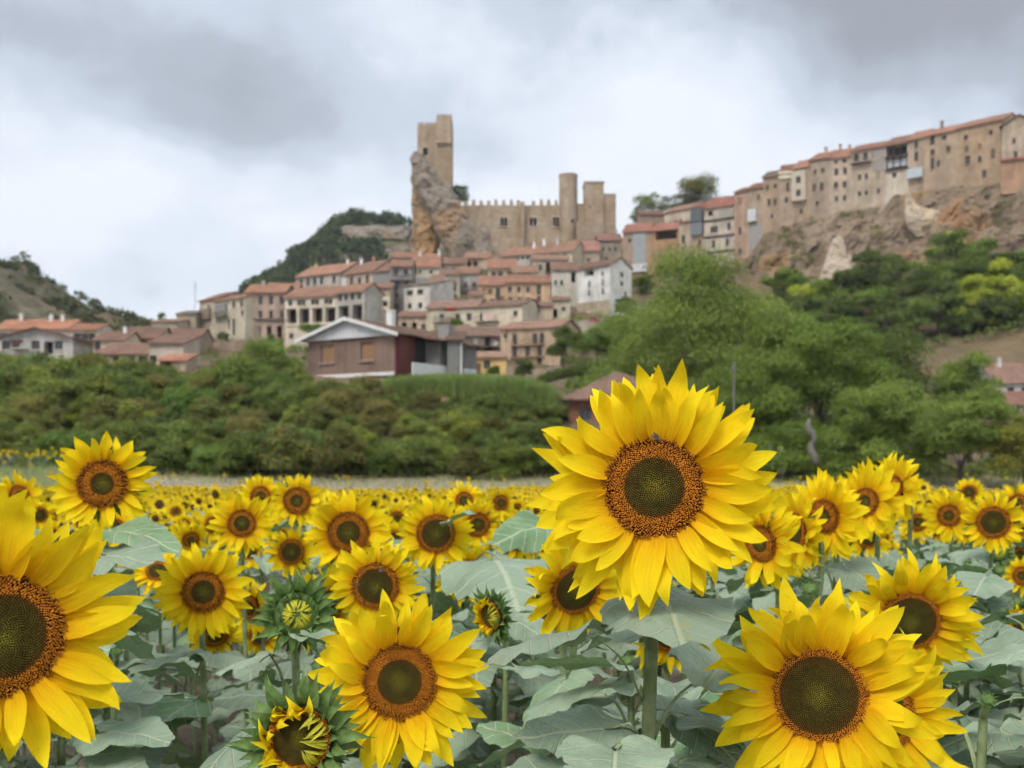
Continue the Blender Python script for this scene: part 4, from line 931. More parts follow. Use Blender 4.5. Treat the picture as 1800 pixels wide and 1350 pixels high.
    for e in extra:
        k = e[0]
        if k == 'box':          # name, u0,u1, v0,v1, front, back, colour, material
            _, nm, u0, u1, v0, v1, y0, y1, c = e[:9]; m_ = e[9] if len(e) > 9 else 'plain'
            c_ = MB(); c_.box(u0 * Wd, u1 * Wd, y0, y1, v0 * H, v1 * H); c_.build(nm, M[m_], root, color=desat(hexc(c), .2))
        elif k == 'balcony':    # u0,u1,v, depth
            _, u0, u1, v, dp = e[:5]; c_ = MB(); c_.box(u0 * Wd, u1 * Wd, -dp, -.003, v * H - .14, v * H); bl = c_.build('balcony', M['plain'], root, color=hexc(e[5] if len(e) > 5 else '6f6258'))
            r_ = MB(); z0 = v * H; x0, x1 = u0 * Wd + .03, u1 * Wd - .03
            r_.box(x0, x1, -dp + .02, -dp + .06, z0 + .86, z0 + .92)
            nb = max(3, int((x1 - x0) / .3))
            for i in range(nb + 1): xx = x0 + (x1 - x0 - .03) * i / nb; r_.box(xx, xx + .03, -dp + .025, -dp + .055, z0, z0 + .86)
            r_.build('railing', M['timber'], bl)
        elif k == 'side':       # window in the side wall on the right: y fraction, v, width, height
            sw = add('window', WIN[0], root, Matrix.Translation((Wd + .03, e[1] * depth - e[3] / 2, e[2] * H - e[4] / 2)) @ Matrix.Rotation(R(90), 4, 'Z') @ Matrix.Diagonal((e[3], 1, e[4], 1)))
            pn = bpy.data.objects.new('pane', PANE); COL.objects.link(pn); pn.parent = sw; pn.location = (0, -.025, 0)
        elif k == 'posts':      # u list, v0, v1, half width
            for u in e[1]:
                c_ = MB(); c_.box(u * Wd - e[4], u * Wd + e[4], -.06, .22, e[2] * H, e[3] * H); c_.build('post', M[e[6] if len(e) > 6 else 'plain'], root, color=hexc(e[5]))
    return root
def grid(n, a=.12, b=.88): return [a + (b - a) * i / (n - 1) for i in range(n)] if n > 1 else [(a + b) / 2]

# --- near house on the bank: brown render, white gable
def near_house():
    d = 113.; lab = 'brown rendered house with white gable board above the scrub bank'
    root = house(lab, 541, 695, 668, 596, 119.5, 113., roof='gable', ridge=561, depth=12.5, wall='8d6f5e', tile=hexc('946656'), name='gabled_house', ov=.95,
                 rows=[(.60, 1.95, 1.9, [.235, .69], 'x')], found=3, group=None)
    A_, B_ = P(541, 668, 119.5), P(695, 668, 113.); B_.z = A_.z; Wd = (B_ - A_).length; H = 72 * 119.5 / FPX; rh = CZ + (HY - 561) * 116.25 / FPX - (root.location.z + H)
    for u in (.235, .69):                                    # amber blinds behind the two windows
        x = u * Wd
        for s in (-1, 1): c = MB(); c.box(x + (-.80 if s < 0 else .04), x + (-.04 if s < 0 else .80), .20, .23, H * .60 - .86, H * .60 + .86); c.build('blind', M['plain'], root, color=hexc('96714f'))
        c = MB(); c.box(x - 1.05, x + 1.05, -.14, -.003, H * .60 - 1.08, H * .60 - .94); c.build('sill', M['plain'], root, color=hexc('c9c6c0'))
    g = MB(); n = 24
    for i in range(n):                                       # boarded gable: one plank at a time
        x0, x1 = -.9 + (Wd + 1.8) * i / n, -.9 + (Wd + 1.8) * (i + 1) / n - .03; f = lambda x: H + rh * (1 - abs(x - Wd / 2) / (Wd / 2)) - .05
        z0, z1 = f(x0), f(x1); zb = H - .30
        pts = [(x0, zb), (x1, zb), (x1, max(zb + .02, z1))] + ([(Wd / 2, f(Wd / 2))] if x0 < Wd / 2 < x1 else []) + [(x0, max(zb + .02, z0))]
        c = MB(); c.prism([(x, -.36, z) for x, z in pts], [(x, -.30, z) for x, z in pts]); c.build('plank', M['plain'], root, color=hexc('cfcfd0'))
    for s in (-1, 1):
        c = MB(); xe = -1.05 if s < 0 else Wd + 1.05; ze = H - rh * 1.05 / (Wd / 2); c.prism([(xe, -1.02, ze - .22), (Wd / 2, -1.02, H + rh - .22), (Wd / 2, -1.02, H + rh + .17), (xe, -1.02, ze + .17)], [(xe, -.96, ze - .22), (Wd / 2, -.96, H + rh - .22), (Wd / 2, -.96, H + rh + .17), (xe, -.96, ze + .17)]); c.build('bargeboard', M['plain'], root, color=hexc('dcdbd8'))
    c = MB(); c.box(-1.2, Wd + .02, -.35, -.003, .05, .42); c.build('plinth_band', M['plain'], root, color=hexc('dedddb'))
    c = MB(); c.box(Wd + .003, Wd + .22, -.1, .4, -3, H - .1); c.build('corner_post', M['plain'], root, color=hexc('63242c'))
    c = MB(); c.box(Wd + .003, Wd + .10, .45, 3.2, -3, H - .15); c.build('porch_wall', M['wall'], root, color=hexc('77463c'))
    c = MB(); c.box(Wd + .003, Wd + .06, 3.25, 5.2, .2, H - .2); c.build('porch_shadow_slab', M['dark'], root)  # dark slab on the wall paints the shade of the porch, no opening behind
    c = MB(); c.box(Wd + .003, Wd + 1.9, 5.25, 12.4, -3, H - .55); c.build('annex_wall', M['wall'], root, color=hexc('918d86'))
    c = MB(); c.box(Wd + .3, Wd + 1.7, 7.2, 8.4, H - .5, H + 1.5); c.build('chimney_breast', M['wall'], root, color=hexc('96928c'))
    c = MB(); c.prism([(Wd + .35, 3.4, H - .16), (Wd + 2.6, 3.4, H - .62), (Wd + 2.6, 3.4, H - .46), (Wd + .35, 3.4, H + .0)], [(Wd + .35, 13, H - .16), (Wd + 2.6, 13, H - .62), (Wd + 2.6, 13, H - .46), (Wd + .35, 13, H + .0)]); c.build('annex_roof', M['roof'], root, color=hexc('8a6355'))
    c = MB(); c.box(Wd + 2.3, Wd + 2.45, -.2, 11.5, -.9, 1.3); c.build('parapet', M['white'], root)
    c = MB(); c.box(Wd * .575, Wd * .575 + .75, 5, 5.7, H + rh * .5, H + rh + 1.35); c.box(Wd * .575 - .08, Wd * .575 + .83, 4.92, 5.78, H + rh + 1.35, H + rh + 1.5); c.build('chimney', M['plain'], root, color=hexc('e6e6e4'))
near_house()
house('grey rendered shed with sloping roof beside the brown gabled house', 786, 812, 664, 598, 116, roof='mono', ridge=585, depth=6, wall='8b8a86', tile=hexc('8e6354'), name='shed', group=None, extra=[('box', 'corner_strip', .9, 1.0, -.1, .95, -.05, .0, 'd9d8d2')])
house('yellow house with two small windows and pink tiled roof', 814, 890, 662, 628, 150, roof='mono', ridge=619, depth=7, wall='e6b95e', tile=hexc('b98672'), rows=[(.62, 1.1, .8, [.12, .55]), (.30, 1.9, .9, [.33], 's'), (.12, .6, .8, [.1])], name='yellow_house')
house('hipped red-tiled house roof just behind the tallest sunflower', 1000, 1190, 760, 702, 98, roof='hip', ridge=657, depth=9, wall='a1614a', tile=hexc('a4786a'), name='tiled_house', rows=[(.5, 1.2, 1.0, [.15, .5])], ov=.7)
# --- lower town, left
house('long low house with bright orange roof in the lower town', -10, 118, 606, 578, 178, roof='front', ridge=563, depth=10, wall='cbbfae', tile=hexc('c97850'), rows=[(.5, 1.2, 1.0, grid(5))], chim=[(.2, .9, 'd8d4cc'), (.62, .8, 'd8d4cc'), (.78, .7, 'd8d4cc')])
house('cream house under the far end of the bright orange roof', 119, 172, 614, 580, 176, roof='front', ridge=570, depth=9, wall='d8ccb4', tile=hexc('c97850'), rows=[(.62, 1.2, 1.0, [.3, .55, .8])], extra=[('balcony', .45, .95, .40, .9)])
house('broad white chalet with shallow gable in the lower town', 2, 128, 622, 594, 165, roof='gable', ridge=577, depth=10, wall='cfc9be', tile=hexc('a66a54'), ov=.9, name='white_chalet', rows=[(.55, 1.2, 1.1, [.07, .20, .48, .80, .88]), (.40, 1.9, 1.4, [.66], 'o')], extra=[('balcony', .16, .38, .35, 1.0, 'c9c5bd'), ('box', 'balcony_blind', .14, .30, .66, .88, -.12, -.003, '7a3a35')])
house('low tan house with wide brown tiled roof in the lower town', 164, 218, 618, 598, 160, roof='front', ridge=584, depth=9, wall='d2bc98', tile=TILE2, rows=[(.5, 1.3, .9, [.12, .3])], chim=[(.7, .6, 'e4e0da')])
house('low house with long sagging brown roof behind the tan one', 214, 276, 612, 594, 172, roof='front', ridge=576, depth=10, wall='bfa98c', tile=TILE2, rows=[(.5, .9, .8, [.2, .6])])
house('ruined low house with two stepped tile roofs', 164, 262, 640, 622, 150, roof='mono', ridge=604, depth=8, wall='b8a48a', tile=hexc('a06e5a'), rows=[(.5, .8, .9, [.15, .4, .68, .88], 'o')])
house('blank beige end wall of a barn above the bushes', 262, 322, 652, 604, 146, roof='mono', ridge=590, depth=8, wall='bfae98', tile=TILE2, name='barn', rows=[(.35, 1.6, 1.2, [.08], 'o')])
house('small shed with fresh orange roof over dark openings', 280, 326, 652, 634, 138, roof='mono', ridge=624, depth=5, wall='b49c7e', tile=hexc('cc7a58'), rows=[(.45, 1.2, 1.3, [.25, .6], 'o')], name='shed')
house('low beige house half way up with blank cream wall', 266, 312, 588, 566, 205, roof='mono', ridge=562, depth=7, wall='cdbfa4', tile=TILE2)
house('beige house with lean-to roof beside the antenna mast', 310, 344, 592, 552, 212, roof='mono', ridge=547, depth=7, wall='c4b294', tile=hexc('8c8478'), rows=[(.6, .7, .7, [.3])])
house('low stone house with brown roof under the antenna mast', 276, 352, 610, 590, 190, roof='front', ridge=578, depth=8, wall='b49a80', tile=TILE2, rows=[(.5, .9, .8, [.3, .7])])
house('cream corner house with iron balcony at the village end', 378, 431, 600, 530, 212, 206, roof='front', ridge=518, depth=10, wall='d6c6a6', tile=hexc('c08466'), rows=[(.85, 1.0, .8, [.08, .62, .88]), (.40, 1.9, .6, [.46]), (.30, 3.0, .8, [.62, .7]), (.62, 1.0, .7, [.90])], extra=[('balcony', .02, .46, .60, .9, '8c8072'), ('box', 'bay', .05, .42, .62, .90, -.5, -.003, '8d8984')])
house('narrow cream house with dark balcony box at the village end', 351, 379, 600, 530, 216, 212, roof='front', ridge=517, depth=9, wall='c9b79b', tile=TILE, rows=[(.80, 1.0, .8, [.55])], extra=[('box', 'timber_balcony', .1, .75, .52, .78, -.6, -.003, '8b7862')])
house('pinkish three-storey house with two rows of four windows', 431, 501, 606, 514, 208, roof='front', ridge=501, depth=11, wall='bfa08a', tile=TILE3, rows=[(.85, 1.5, .75, [.12, .38, .65, .92]), (.58, 1.5, .65, [.14, .38, .65, .92]), (.25, 2.2, .95, [.34, .60, .86], 'o'), (.28, .8, .9, [.1])], extra=[('box', 'cornice_shelf', .02, 1.0, .475, .505, -.55, -.003, '7a6a5c')], chim=[(.3, .5, 'b8a690')])
house('long house with open arcade of dark bays between posts', 501, 592, 606, 523, 206, 203, roof='front', ridge=506, depth=11, wall='d0c0a6', tile=TILE, rows=[(.88, 1.0, .7, [.10, .17, .28, .36, .54, .62, .80, .88]), (.60, 2.8, 2.15, [.125, .375, .625, .875], 'o'), (.18, 1.0, .8, [.12])], extra=[('box', 'ledge', 0, 1, .395, .425, -.2, -.003, 'd4c6b0'), ('posts', [.02, .25, .50, .75, .98], 0, .42, .18, 'cdbfa6')], name='arcade_house')
house('grey end of the arcade house with four small square windows', 592, 640, 606, 515, 203, 200, roof='front', ridge=501, depth=6, wall='b7aea0', tile=TILE, rows=[(.90, 1.1, .8, [.12, .34, .57, .82]), (.60, 2.8, 2.3, [.25, .75], 'o')], name='arcade_house')
house('long upper house with grey balconied floor and sloping tile roof', 520, 600, 520, 487, 250, 243, roof='front', ridge=467, depth=11, wall='b3a698', tile=hexc('bd7c62'), rows=[(.66, 1.6, .9, [.12, .27, .42, .57, .84]), (.12, .9, .7, [.2, .55, .8])], extra=[('box', 'timber_floor_band', 0, .72, .28, .34, -.3, -.003, '6c665e')], chim=[(.15, .4, 'c9a272'), (.85, .6, 'e6e4df')])
house('upper house with dark red doorways under a tiled roof peak', 600, 655, 520, 483, 243, 238, roof='front', ridge=462, depth=11, wall='c2a98e', tile=hexc('b77c68'), rows=[(.62, 2.1, 1.0, [.33, .83], 'o'), (.62, 1.4, .8, [.58])], extra=[('box', 'white_panel', .02, .16, .45, .95, -.06, -.003, 'cdc9c2')], chim=[(.2, .7, 'eceae6'), (.6, .9, 'b9846a')])
house('upper house with grey weathered top storey', 655, 686, 530, 478, 238, 236, roof='front', ridge=464, depth=10, wall='c6b49a', tile=hexc('b27862'), rows=[(.25, 1.3, .8, [.4])], extra=[('box', 'grey_storey', .02, .98, .58, .95, -.08, -.003, '8b8882')])
house('grey gabled wall between the arcade and the cream bay house', 632, 660, 572, 512, 212, roof='mono', ridge=500, depth=8, wall='a8a29a', tile=TILE2, rows=[(.6, 1.2, .5, [.5])])
house('beige house with a cream bay window box', 656, 686, 592, 506, 214, roof='mono', ridge=498, depth=8, wall='c2ac8e', tile=TILE2, rows=[(.12, 1.8, .8, [.35], 'o'), (.35, .7, .6, [.5])], extra=[('box', 'cream_bay', .10, .98, .55, .82, -.5, -.003, 'd9cda8'), ('box', 'bay_glass', .25, .85, .62, .73, -.53, -.503, '3a3a38', 'glass')])
# --- centre
house('tall grey half-timbered house with stacked balconies', 686, 724, 556, 468, 222, roof='front', ridge=458, depth=9, wall='9c958e', tile=hexc('b0765e'), rows=[(.88, 1.3, .9, [.25, .72]), (.63, 1.5, .6, [.35, .75]), (.42, .9, .6, [.3, .7]), (.2, .9, .6, [.3])], extra=[('balcony', 0, .98, .72, .8, '6d665f'), ('posts', [.02, .5, .97], .0, .70, .10, '7c756d')], name='timbered_house')
house('cream house beneath the long tiled roof near the castle rock', 724, 772, 500, 468, 240, roof='front', ridge=447, depth=11, wall='cabfa4', tile=hexc('c07c60'), rows=[(.7, .7, .6, [.3, .7])], extra=[('box', 'grey_band', 0, .98, .08, .38, -.10, -.003, '8f908e')], chim=[(.2, .5, 'd9d5cc'), (.9, .8, 'd9d5cc')])
house('cream house on stilts with two wide windows', 710, 756, 548, 502, 220, 217, roof='mono', ridge=495, depth=9, wall='d8d0bf', tile=hexc('a88a78'), rows=[(.70, 1.0, 1.3, [.22, .62]), (.20, 1.0, .8, [.22, .62])], name='stilt_house')
house('grey-beige side house stepping behind the stilt house', 756, 776, 560, 496, 221, roof='mono', ridge=484, depth=8, wall='beb3a0', tile=TILE2)
house('grey plaster house with arched windows row', 774, 808, 532, 482, 232, roof='front', ridge=474, depth=9, wall='c0b399', tile=hexc('a57663'), rows=[(.58, 2.0, .5, [.25, .75]), (.20, 1.0, .6, [.2, .5, .8])])
house('grey house hung with white laundry below the castle', 808, 842, 532, 480, 234, roof='front', ridge=470, depth=9, wall='b0aaa0', tile=hexc('b0765e'), rows=[(.6, 1.1, .7, [.3, .75]), (.25, .9, .6, [.3, .7])], extra=[('balcony', .1, .98, .42, .7)])
house('ochre house with tile roof and wide top windows', 842, 888, 536, 500, 226, roof='front', ridge=486, depth=9, wall='d4b080', tile=hexc('b5735a'), rows=[(.66, 1.2, .8, [.18, .42], 's'), (.60, 1.9, .8, [.72]), (.20, .8, .7, [.2, .5, .75])], extra=[('balcony', .62, .95, .40, .6)])
house('long ochre house with two rows of windows and a drainpipe', 888, 968, 538, 496, 224, roof='front', ridge=485, depth=9, wall='d0a878', tile=hexc('b5735a'), rows=[(.70, 1.2, .7, [.10, .30, .50]), (.68, 1.9, .8, [.74]), (.25, 1.1, .7, [.12, .32, .50]), (.24, 1.8, .8, [.74], 's')], extra=[('box', 'drainpipe', .395, .41, 0, .95, -.12, -.003, '6b5a48')])
house('house with loggia openings just under the ochre pair', 858, 906, 492, 470, 240, roof='front', ridge=456, depth=9, wall='cdb390', tile=hexc('b5735a'), rows=[(.45, 1.2, 1.0, [.2, .45]), (.5, 1.1, .9, [.78], 's')])
house('small house with sunken tile roof against the castle rock', 818, 862, 470, 453, 262, roof='front', ridge=444, depth=9, wall='b59a7c', tile=hexc('b37a60'), rows=[(.4, 1.3, 1.1, [.15, .4], 'o')], chim=[(.7, .6, 'c9bda8')])
house('long upper row house below the castle wall', 880, 940, 478, 451, 262, 258, roof='front', ridge=436, depth=10, wall='bcae9c', tile=hexc('c08068'), rows=[(.8, .7, .6, [.5, .65, .8])], chim=[(.75, .8, 'e8e6e2')])
house('upper row house with white chimney below the round tower', 940, 1006, 478, 446, 256, 252, roof='front', ridge=428, depth=10, wall='c8b595', tile=hexc('c5866c'), rows=[(.78, .8, .6, [.1, .25, .42, .6, .8]), (.2, 1.2, .5, [.2, .5])], chim=[(.05, 1.0, 'ecebe7'), (.42, .9, 'cfcac0')])
house('brown stone house with blank gable under the castle corner', 1006, 1054, 474, 440, 258, roof='front', ridge=424, depth=10, wall='ad9a82', tile=hexc('b5766a'), rows=[(.5, .8, .5, [.6])])
house('narrow grey house next to the castle steps', 1052, 1092, 468, 422, 262, roof='front', ridge=412, depth=9, wall='a8977f', tile=hexc('b5766a'), rows=[(.65, .8, .6, [.2, .5, .75]), (.25, 1.2, .7, [.35])], chim=[(.8, .9, 'a8a094')])
house('house with green shutters and dark open gallery', 936, 1000, 482, 456, 244, roof='front', ridge=449, depth=8, wall='cfc09f', tile=hexc('b98a74'), rows=[(.45, 1.3, .6, [.1, .22]), (.50, 2.2, 2.2, [.50], 'o')], extra=[('box', 'shutter', .78, .84, .2, .75, -.06, -.003, '3f7a6a'), ('balcony', .34, .98, .14, .8)])
house('narrow whitewashed house with tall dark slits', 970, 1014, 556, 474, 222, roof='front', ridge=462, depth=9, wall='d5ccb8', tile=hexc('a5705f'), rows=[(.72, 1.1, .5, [.15, .4]), (.62, 2.6, .6, [.42]), (.84, 2.2, .9, [.86], 'o'), (.4, .8, .5, [.15])])
house('tall bright white house with stone ground floor', 1014, 1072, 560, 474, 218, 212, roof='front', ridge=460, depth=6.8, wall='e4e1d6', tile=hexc('a5705f'), name='white_house', rows=[(.90, 1.3, 2.4, [.38], 'o'), (.66, 1.3, .45, [.38, .78]), (.48, 1.0, .45, [.38, .78]), (.84, 1.0, .45, [.78]), (.18, 1.3, .7, [.38, .8])], extra=[('box', 'stone_ground_floor', 0, .99, -.05, .305, -.08, -.003, 'b7a488', 'stone'), ('side', .55, .84, .9, .9), ('side', .55, .66, .9, .9), ('side', .72, .46, .6, 1.0)], found=6)
house('low cream house with doorway below the white house', 970, 1002, 566, 528, 208, roof='mono', ridge=522, depth=6, wall='cdbf9f', tile=TILE2, rows=[(.4, 1.6, .8, [.2], 'o'), (.6, .7, .6, [.65])])
house('long low house with balconies and red parasol', 750, 838, 580, 542, 200, 198, roof='front', ridge=530, depth=9, wall='d2c2a2', tile=hexc('a87868'), rows=[(.55, 1.3, .8, [.3, .62, .85]), (.15, 1.2, .7, [.7])], extra=[('balcony', .14, .58, .34, 1.2, 'a59a90'), ('box', 'slate_canopy', .16, .56, .40, .50, -1.1, -.9, '9d9690')])
house('long low house with pink laundry on its balcony', 838, 918, 580, 540, 198, 194, roof='front', ridge=529, depth=9, wall='d0bf9e', tile=hexc('a87868'), rows=[(.50, 1.8, .9, [.12], 'd'), (.62, .9, .8, [.85]), (.1, .9, .8, [.85]), (.15, 1.4, .8, [.14], 'o')], extra=[('balcony', 0, .50, .34, 1.0, '8f857b'), ('box', 'laundry', .18, .42, .36, .66, -.98, -.94, 'd8b8a8')])
house('plain tan house wall beside the laundry balcony', 918, 972, 574, 538, 200, roof='mono', ridge=532, depth=7, wall='bfa98a', tile=TILE2, rows=[(.8, 1.0, .6, [.5]), (.18, 1.2, .9, [.86], 'o')])
house('brown timber-fronted house with satellite dishes', 798, 882, 622, 590, 180, roof='front', ridge=576, depth=9, wall='8d7a6b', tile=hexc('a47868'), rows=[(.22, 1.0, 1.3, [.45, .72], 'o'), (.70, 1.6, .9, [.70], 'o')], extra=[('balcony', .18, .95, .40, .8), ('box', 'hung_cloth', .42, .50, .55, .85, -.1, -.003, 'b9b4ae')], name='timbered_house')
house('three-storey tan house with long shared balconies', 880, 984, 646, 579, 176, 172, roof='front', ridge=566, depth=10, wall='c9a983', tile=hexc('b07a68'), rows=[(.72, 1.6, .7, [.24, .58, .70], ), (.38, 1.7, .7, [.24, .46, .66]), (.10, 1.6, .7, [.24, .46, .66], 'o'), (.82, .8, .5, [.08])], extra=[('balcony', .18, .75, .57, .6, 'a08468'), ('balcony', .18, .75, .26, .6, 'a08468')])
house('small stone house behind the grey shed', 790, 822, 600, 578, 186, roof='mono', ridge=571, depth=6, wall='bba68c', tile=hexc('ad7c6a'))
# --- ridge row climbing to the cliff
house('tan house with a tall grey glazed strip at the ridge foot', 1095, 1142, 486, 408, 262, 260, roof='front', ridge=394, depth=10, wall='b89a7a', tile=hexc('b5695a'), rows=[(.80, 1.0, .6, [.25])], extra=[('box', 'grey_glazed_strip', .38, .84, .28, .96, -.08, -.003, '9aa0a0'), ('box', 'white_balcony', .36, .90, .08, .26, -.7, -.003, 'c9cbca')])
house('ochre house with wide dark gallery under its eaves', 1142, 1193, 486, 406, 260, 257, roof='front', ridge=393, depth=10, wall='b98c5c', tile=hexc('b5695a'), rows=[(.88, 2.0, 5.2, [.57], 'o'), (.60, 1.0, .6, [.68], 's'), (.42, 1.0, .8, [.35]), (.22, 1.2, .5, [.32])], extra=[('posts', [.28, .42, .56, .70, .84], .76, .99, .07, '5a463a')])
house('brown back house with flat eave behind the ridge foot', 1124, 1168, 420, 377, 285, roof='front', ridge=371, depth=9, wall='a68a72', tile=hexc('9a6a58'))
house('cream attic house peeking over the ridge row', 1168, 1216, 400, 374, 276, 270, roof='front', ridge=362, depth=9, wall='c9b596', tile=hexc('b5806c'), rows=[(.25, .7, .7, [.2, .4, .6], )])
house('narrow tan house with a tall arched window', 1193, 1216, 482, 392, 256, 254, roof='mono', ridge=386, depth=9, wall='bda285', tile=hexc('a5624f'), rows=[(.66, 2.0, .8, [.36])])
house('narrow house with hanging grey glazed bays', 1216, 1238, 474, 366, 254, 252, roof='front', ridge=358, depth=9, wall='b59678', tile=hexc('b5695a'), rows=[(.40, 1.6, .7, [.6]), (.15, 1.2, .6, [.6])], extra=[('box', 'glazed_bay', .02, .98, .76, .97, -.9, -.003, '5f6468'), ('box', 'glazed_bay', .02, .98, .54, .74, -.9, -.003, '777c80')])
house('whitewashed timber-banded house with projecting storeys', 1238, 1292, 470, 366, 251, 247, roof='front', ridge=347, depth=10, wall='bfae98', tile=hexc('bd6a5a'), rows=[(.62, 1.4, 1.6, [.32]), (.65, 1.6, .7, [.80]), (.90, 1.2, 1.2, [.2], 'o'), (.38, 1.6, .7, [.30, .75])], extra=[('box', 'timber_band', 0, 1, .76, .79, -.25, -.003, '4a3f38'), ('box', 'timber_band', 0, 1, .485, .515, -.25, -.003, '4a3f38'), ('box', 'timber_band', 0, 1, .225, .255, -.25, -.003, '4a3f38'), ('box', 'lime_panel', .48, .98, .80, .98, -.12, -.003, 'a59a8c')], name='timbered_house')
house('tall narrow tan house with a single window column', 1291, 1315, 458, 338, 246, 244, roof='front', ridge=331, depth=9, wall='b08c70', tile=hexc('a8674f'), rows=[(.86, 1.5, .6, [.4], 's'), (.62, 1.5, .6, [.4], 's'), (.42, 1.5, .6, [.4]), (.12, 1.4, .6, [.4])])
house('grey patched house with a hanging white bay', 1315, 1341, 444, 332, 244, 242, roof='front', ridge=323, depth=9, wall='ad9478', tile=hexc('a8674f'), rows=[(.84, 1.2, .7, [.3, .7], 's')], extra=[('box', 'white_bay', .05, .60, .47, .66, -.9, -.003, 'c8c8cc'), ('box', 'grey_render_patch', .08, .95, .05, .44, -.05, -.003, '9a948c')])
house('tan house with four small windows at the first step up', 1341, 1372, 412, 312, 242, 240, roof='front', ridge=302, depth=9, wall='b39474', tile=hexc('9a7868'), rows=[(.82, 1.0, .6, [.25, .7]), (.55, 1.4, .6, [.35, .68]), (.3, .9, .5, [.5])])
house('house with cream attic loggia on top', 1371, 1394, 398, 306, 240, 239, roof='front', ridge=291, depth=9, wall='b79a7c', tile=hexc('a8674f'), rows=[(.74, 2.0, .6, [.6]), (.5, 1.2, .6, [.5])], extra=[('box', 'cream_loggia', -.1, .98, .90, 1.04, -.35, -.003, 'd8cba6')])
house('house with pale projecting bay of two windows', 1394, 1422, 392, 296, 239, 237, roof='front', ridge=283, depth=9, wall='b79876', tile=hexc('bb7a64'), rows=[(.2, 1.0, .6, [.5])], extra=[('box', 'pale_bay', .0, .86, .38, .92, -.9, -.003, 'c2b299'), ('box', 'bay_window', .28, .56, .70, .82, -.93, -.902, '4a4a46', 'glass'), ('box', 'bay_window', .28, .56, .46, .58, -.93, -.902, '4a4a46', 'glass')])
house('pale stone house with paired windows on the cliff edge', 1422, 1458, 382, 282, 237, 234, roof='front', ridge=270, depth=10, wall='baa083', tile=hexc('c07a62'), rows=[(.78, 1.0, .6, [.3, .68]), (.50, 1.7, .7, [.25, .62]), (.22, 1.0, .5, [.4])], chim=[(.4, .8, 'a8998a')])
house('four-storey cliff house with three rows of paired windows', 1458, 1496, 376, 278, 234, 232, roof='front', ridge=264, depth=10, wall='bda488', tile=hexc('c07a62'), rows=[(.92, .8, .6, [.3, .7]), (.74, 1.4, .7, [.32, .72]), (.50, 1.4, .7, [.30, .70]), (.26, 1.1, .6, [.32, .70])], chim=[(.3, .9, 'b08a74'), (.75, .5, 'b08a74')])
house('cliff house with a dark hanging balcony at the top', 1496, 1556, 372, 266, 232, 228, roof='front', ridge=254, depth=10, wall='b8a084', tile=hexc('bb7660'), rows=[(.88, 1.6, .9, [.15, .42, .68]), (.55, 1.2, .6, [.25, .45]), (.28, 1.0, .6, [.25, .45, .8]), (.55, 1.9, .9, [.80], 's')], extra=[('balcony', .02, .60, .78, 1.0, '4c403a'), ('box', 'grey_render_patch', .64, .99, .60, .95, -.05, -.003, '9c9288')])
house('cliff house fronted by a black timber gallery', 1556, 1597, 344, 256, 228, 225, roof='front', ridge=242, depth=10, wall='c9b8a0', tile=hexc('a8705c'), rows=[(.86, 2.4, 4.3, [.5], 'o'), (.62, 2.4, 4.3, [.5], 'o'), (.38, 1.0, .7, [.4])], extra=[('posts', [.06, .35, .65, .94], .50, .98, .10, '3a302a', 'timber'), ('box', 'gallery_floor', 0, 1, .735, .76, -.5, -.003, '3a302a', 'timber'), ('box', 'gallery_floor', 0, 1, .475, .50, -.5, -.003, '3a302a', 'timber'), ('box', 'gallery_screen', .08, .92, .55, .70, .3, .36, 'b4bac2')], name='timbered_house')
house('cliff house with a pale conservatory at its foot', 1597, 1624, 338, 246, 225, 223, roof='front', ridge=233, depth=10, wall='bda284', tile=hexc('b87660'), rows=[(.88, 1.4, .6, [.5]), (.66, 1.8, .7, [.5])], extra=[('box', 'conservatory', 0, .98, .24, .42, -1.0, -.003, 'b8c0c6')])
house('wide cliff house with arched doorway and small chimney', 1624, 1684, 336, 240, 223, 218, roof='front', ridge=226, depth=10, wall='b89a78', tile=hexc('bf7a60'), rows=[(.90, 1.8, .8, [.25], ), (.90, .9, .8, [.6]), (.68, 1.2, .8, [.25, .72]), (.48, 2.2, .7, [.25]), (.46, 1.2, .6, [.42])], chim=[(.25, 1.1, '8a7464')])
house('broad tan cliff house with few scattered windows', 1684, 1761, 328, 226, 218, 212, roof='front', ridge=211, depth=11, wall='bd9b74', tile=hexc('bb7c64'), rows=[(.82, 1.0, .7, [.18, .75]), (.62, 1.1, .7, [.2, .5], 's'), (.42, 1.6, .8, [.22]), (.40, 1.2, .6, [.5]), (.45, 1.8, .7, [.80], 's'), (.14, 1.5, .7, [.6])])
house('pale gabled house crowning the cliff row', 1761, 1822, 324, 222, 211, 208, roof='gable', ridge=202, depth=11, wall='c4ac8e', tile=hexc('a87662'), rows=[(.72, 1.0, .5, [.35]), (.45, 1.8, .6, [.4])], extra=[('box', 'tiled_canopy', -.02, 1.0, .36, .40, -1.6, -.003, 'b0654a', 'roof'), ('box', 'lower_wall', -.02, 1.0, -.2, .355, -1.2, -.003, 'b58a66', 'wall')])
